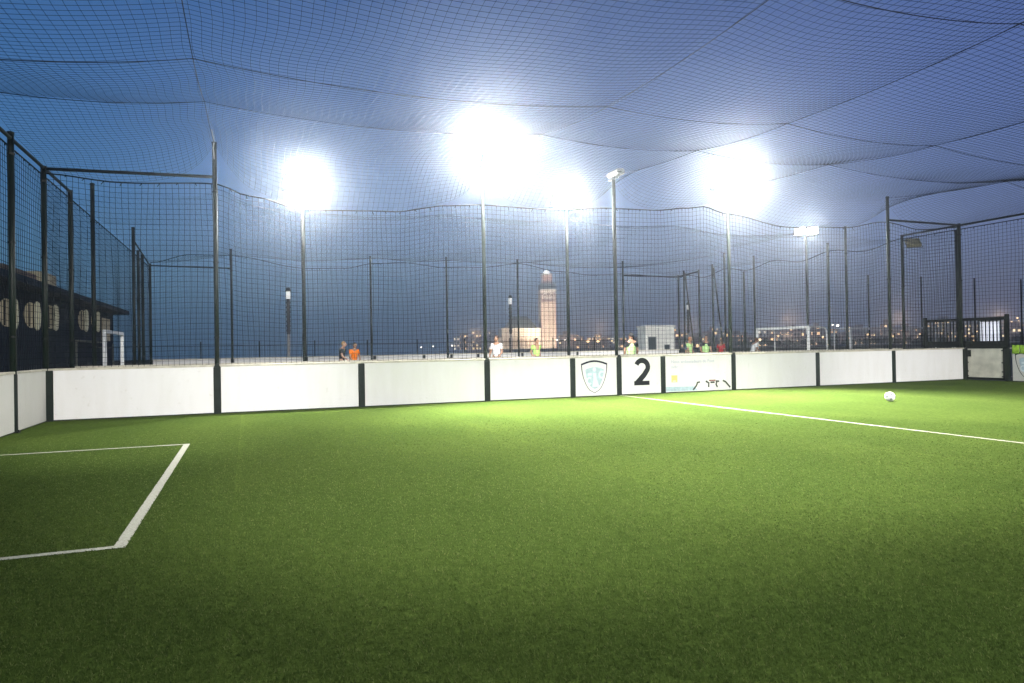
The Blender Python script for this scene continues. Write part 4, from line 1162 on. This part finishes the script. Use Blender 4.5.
# pale cluster west of the mosque
for px, wpx, hpx, mi in ((457, 6, 12, 2), (464, 7, 14, 3), (471.5, 5, 11, 2), (477, 8, 17, 0), (491, 9, 17, 2), (499, 6, 12, 0)):
    town_building(px, 720+random.uniform(-30, 30), wpx, hpx, mi)
px = 560.0
while px < 1045:
    wpx = random.uniform(5, 17); hb = 8 if px < 640 else 10 if px < 780 else 12.5 if px < 900 else 13
    town_building(px+wpx/2, random.uniform(560, 660), wpx, max(4, random.gauss(hb, 3.2)), random.choice((0, 0, 1, 2, 3, 3)))
    px += wpx*random.uniform(.55, .95)
px = 640.0
while px < 1045:
    wpx = random.uniform(6, 18)
    town_building(px+wpx/2, random.uniform(400, 500), wpx, max(3, random.gauss(6.5, 2.2)), random.choice((0, 1, 3, 3)), 'in nearer row '+near(px))
    px += wpx*random.uniform(.9, 1.9)
# street lamps of the town
GL = mat('street_glow', (1, .8, .6), .5, emit=(1, .66, .34), estr=4.5); GW = mat('street_glow_white', (1, 1, 1), .5, emit=(1, .9, .75), estr=6.5)
def town_lamp(px, up, dist, r, white, i):
    x, y = spot_at(px, dist); h = up*dist/698.2+1.4
    e0 = empty('street_lamp', (x, y, -.6), random.uniform(0, 6), '%s glowing street lamp %s' % ('white' if white else 'amber', near(px)), 'street lamp', 'street lamps of the town')
    b = MB(); b.tube((0, 0, 0), (0, 0, h+.6-r), .12, 6, .07); b.build('pole', M['black_steel'], e0)
    b = MB(); b.ball((0, 0, h+.6), r, r, r*.8, 10, 6); b.build('globe', GW if white else GL, e0, True)
for i, (px, up) in enumerate(((421, 1.5), (433, 1.5), (452, 1.5), (557, 6), (565, 5.5), (575, 6), (588, 4.5), (598, 3.5), (560, 3), (612, 4), (676, 5), (703, 4), (721, 4.5), (751, 2), (760, 2.5), (783, 3), (797, 1.5), (823, 4.5), (833, 16), (838, 15.5), (839, 5), (856, 5), (875, 1), (893, 4), (908, 0), (904, 6), (920, 6), (926, 6), (936, 7), (941, 6.5), (954, 5), (977, 7), (981, 7.5), (979, -1), (1012, 17), (1018, 20), (1019, 18), (990, 8), (868, 6), (812, 3), (770, 4))):
    town_lamp(px, up+random.uniform(-.6, .6), random.uniform(330, 520), random.uniform(.4, .75), px in (421, 433, 452, 557, 565, 783, 979, 833, 838, 908), i)
for i, (px, d) in enumerate(((600, 480), (690, 480), (790, 390), (900, 390), (1000, 390), (475, 640))):
    x, y = spot_at(px, d); l = bpy.data.lights.new('street_fill', 'POINT'); l.energy = 7000; l.color = (1, .62, .4); l.shadow_soft_size = 4  # point lights without posts, added to warm the town facades
    o = link(bpy.data.objects.new('street_fill', l)); o.location = (x, y, 14)
# dark tree line in front of the town
TL = mat('dark_leaves', (.03, .045, .025), .9, .1, 0, .3, .3)
px = 742.0; i = 0
random.seed(5)
while px < 1040:
    dist = random.uniform(190, 260); s = dist/698.2; x, y = spot_at(px, dist); h = random.uniform(3.2, 6.5)*s+1.6
    e0 = empty('tree', (x, y, -.6), random.uniform(0, 6), 'low dark bushy tree %s, before the town' % near(px), 'tree', 'dark trees before the town')
    b = MB(); b.tube((0, 0, 0), (.1, 0, h*.7), .16, 6, .06)
    for k in range(4): b.tube((.05, 0, h*.35), (math.cos(k*1.7)*h*.25, math.sin(k*1.7)*h*.25, h*.75), .07, 5, .02)
    b.build('trunk', M['black_steel'], e0)
    b = MB(); rr = random.uniform(3.5, 7)*s
    for k in range(420):
        a = random.uniform(0, 6.28); q = random.random()**.5; zc = h*(.55+.45*random.random()*(1-q*.6)); c = Vector((rr*q*math.cos(a), rr*q*math.sin(a), zc-h*.25*random.random()))
        u = Vector((random.gauss(0, 1), random.gauss(0, 1), random.gauss(0, 1))).normalized()*.22; v = u.orthogonal().normalized()*.16
        b.add([c-u, c-v, c+u, c+v], [(0, 1, 2, 3)])
    b.build('crown', TL, e0)
    px += random.uniform(7, 16)

# --------------------------------------------------------------------- haze
b = MB(); b.box(-2600, 2600, -2600, 2600, -7.2, 130)
hz = b.build('haze', []) if False else None
me = bpy.data.meshes.new('haze'); me.from_pydata(b.v, [], b.f); hz = link(bpy.data.objects.new('haze', me)); tag(hz, kind='stuff')  # even haze, put in chiefly to bring out the bloom of the lamps
hm = bpy.data.materials.new('haze'); hm.use_nodes = True; nt = hm.node_tree
for n in list(nt.nodes):
    if n.type == 'BSDF_PRINCIPLED': nt.nodes.remove(n)
out = [n for n in nt.nodes if n.type == 'OUTPUT_MATERIAL'][0]
pv = nt.nodes.new('ShaderNodeVolumePrincipled'); pv.inputs['Color'].default_value = (.84, .93, 1, 1); pv.inputs['Density'].default_value = .0012; pv.inputs['Anisotropy'].default_value = .9
nt.links.new(pv.outputs[0], out.inputs['Volume']); hz.data.materials.append(hm)
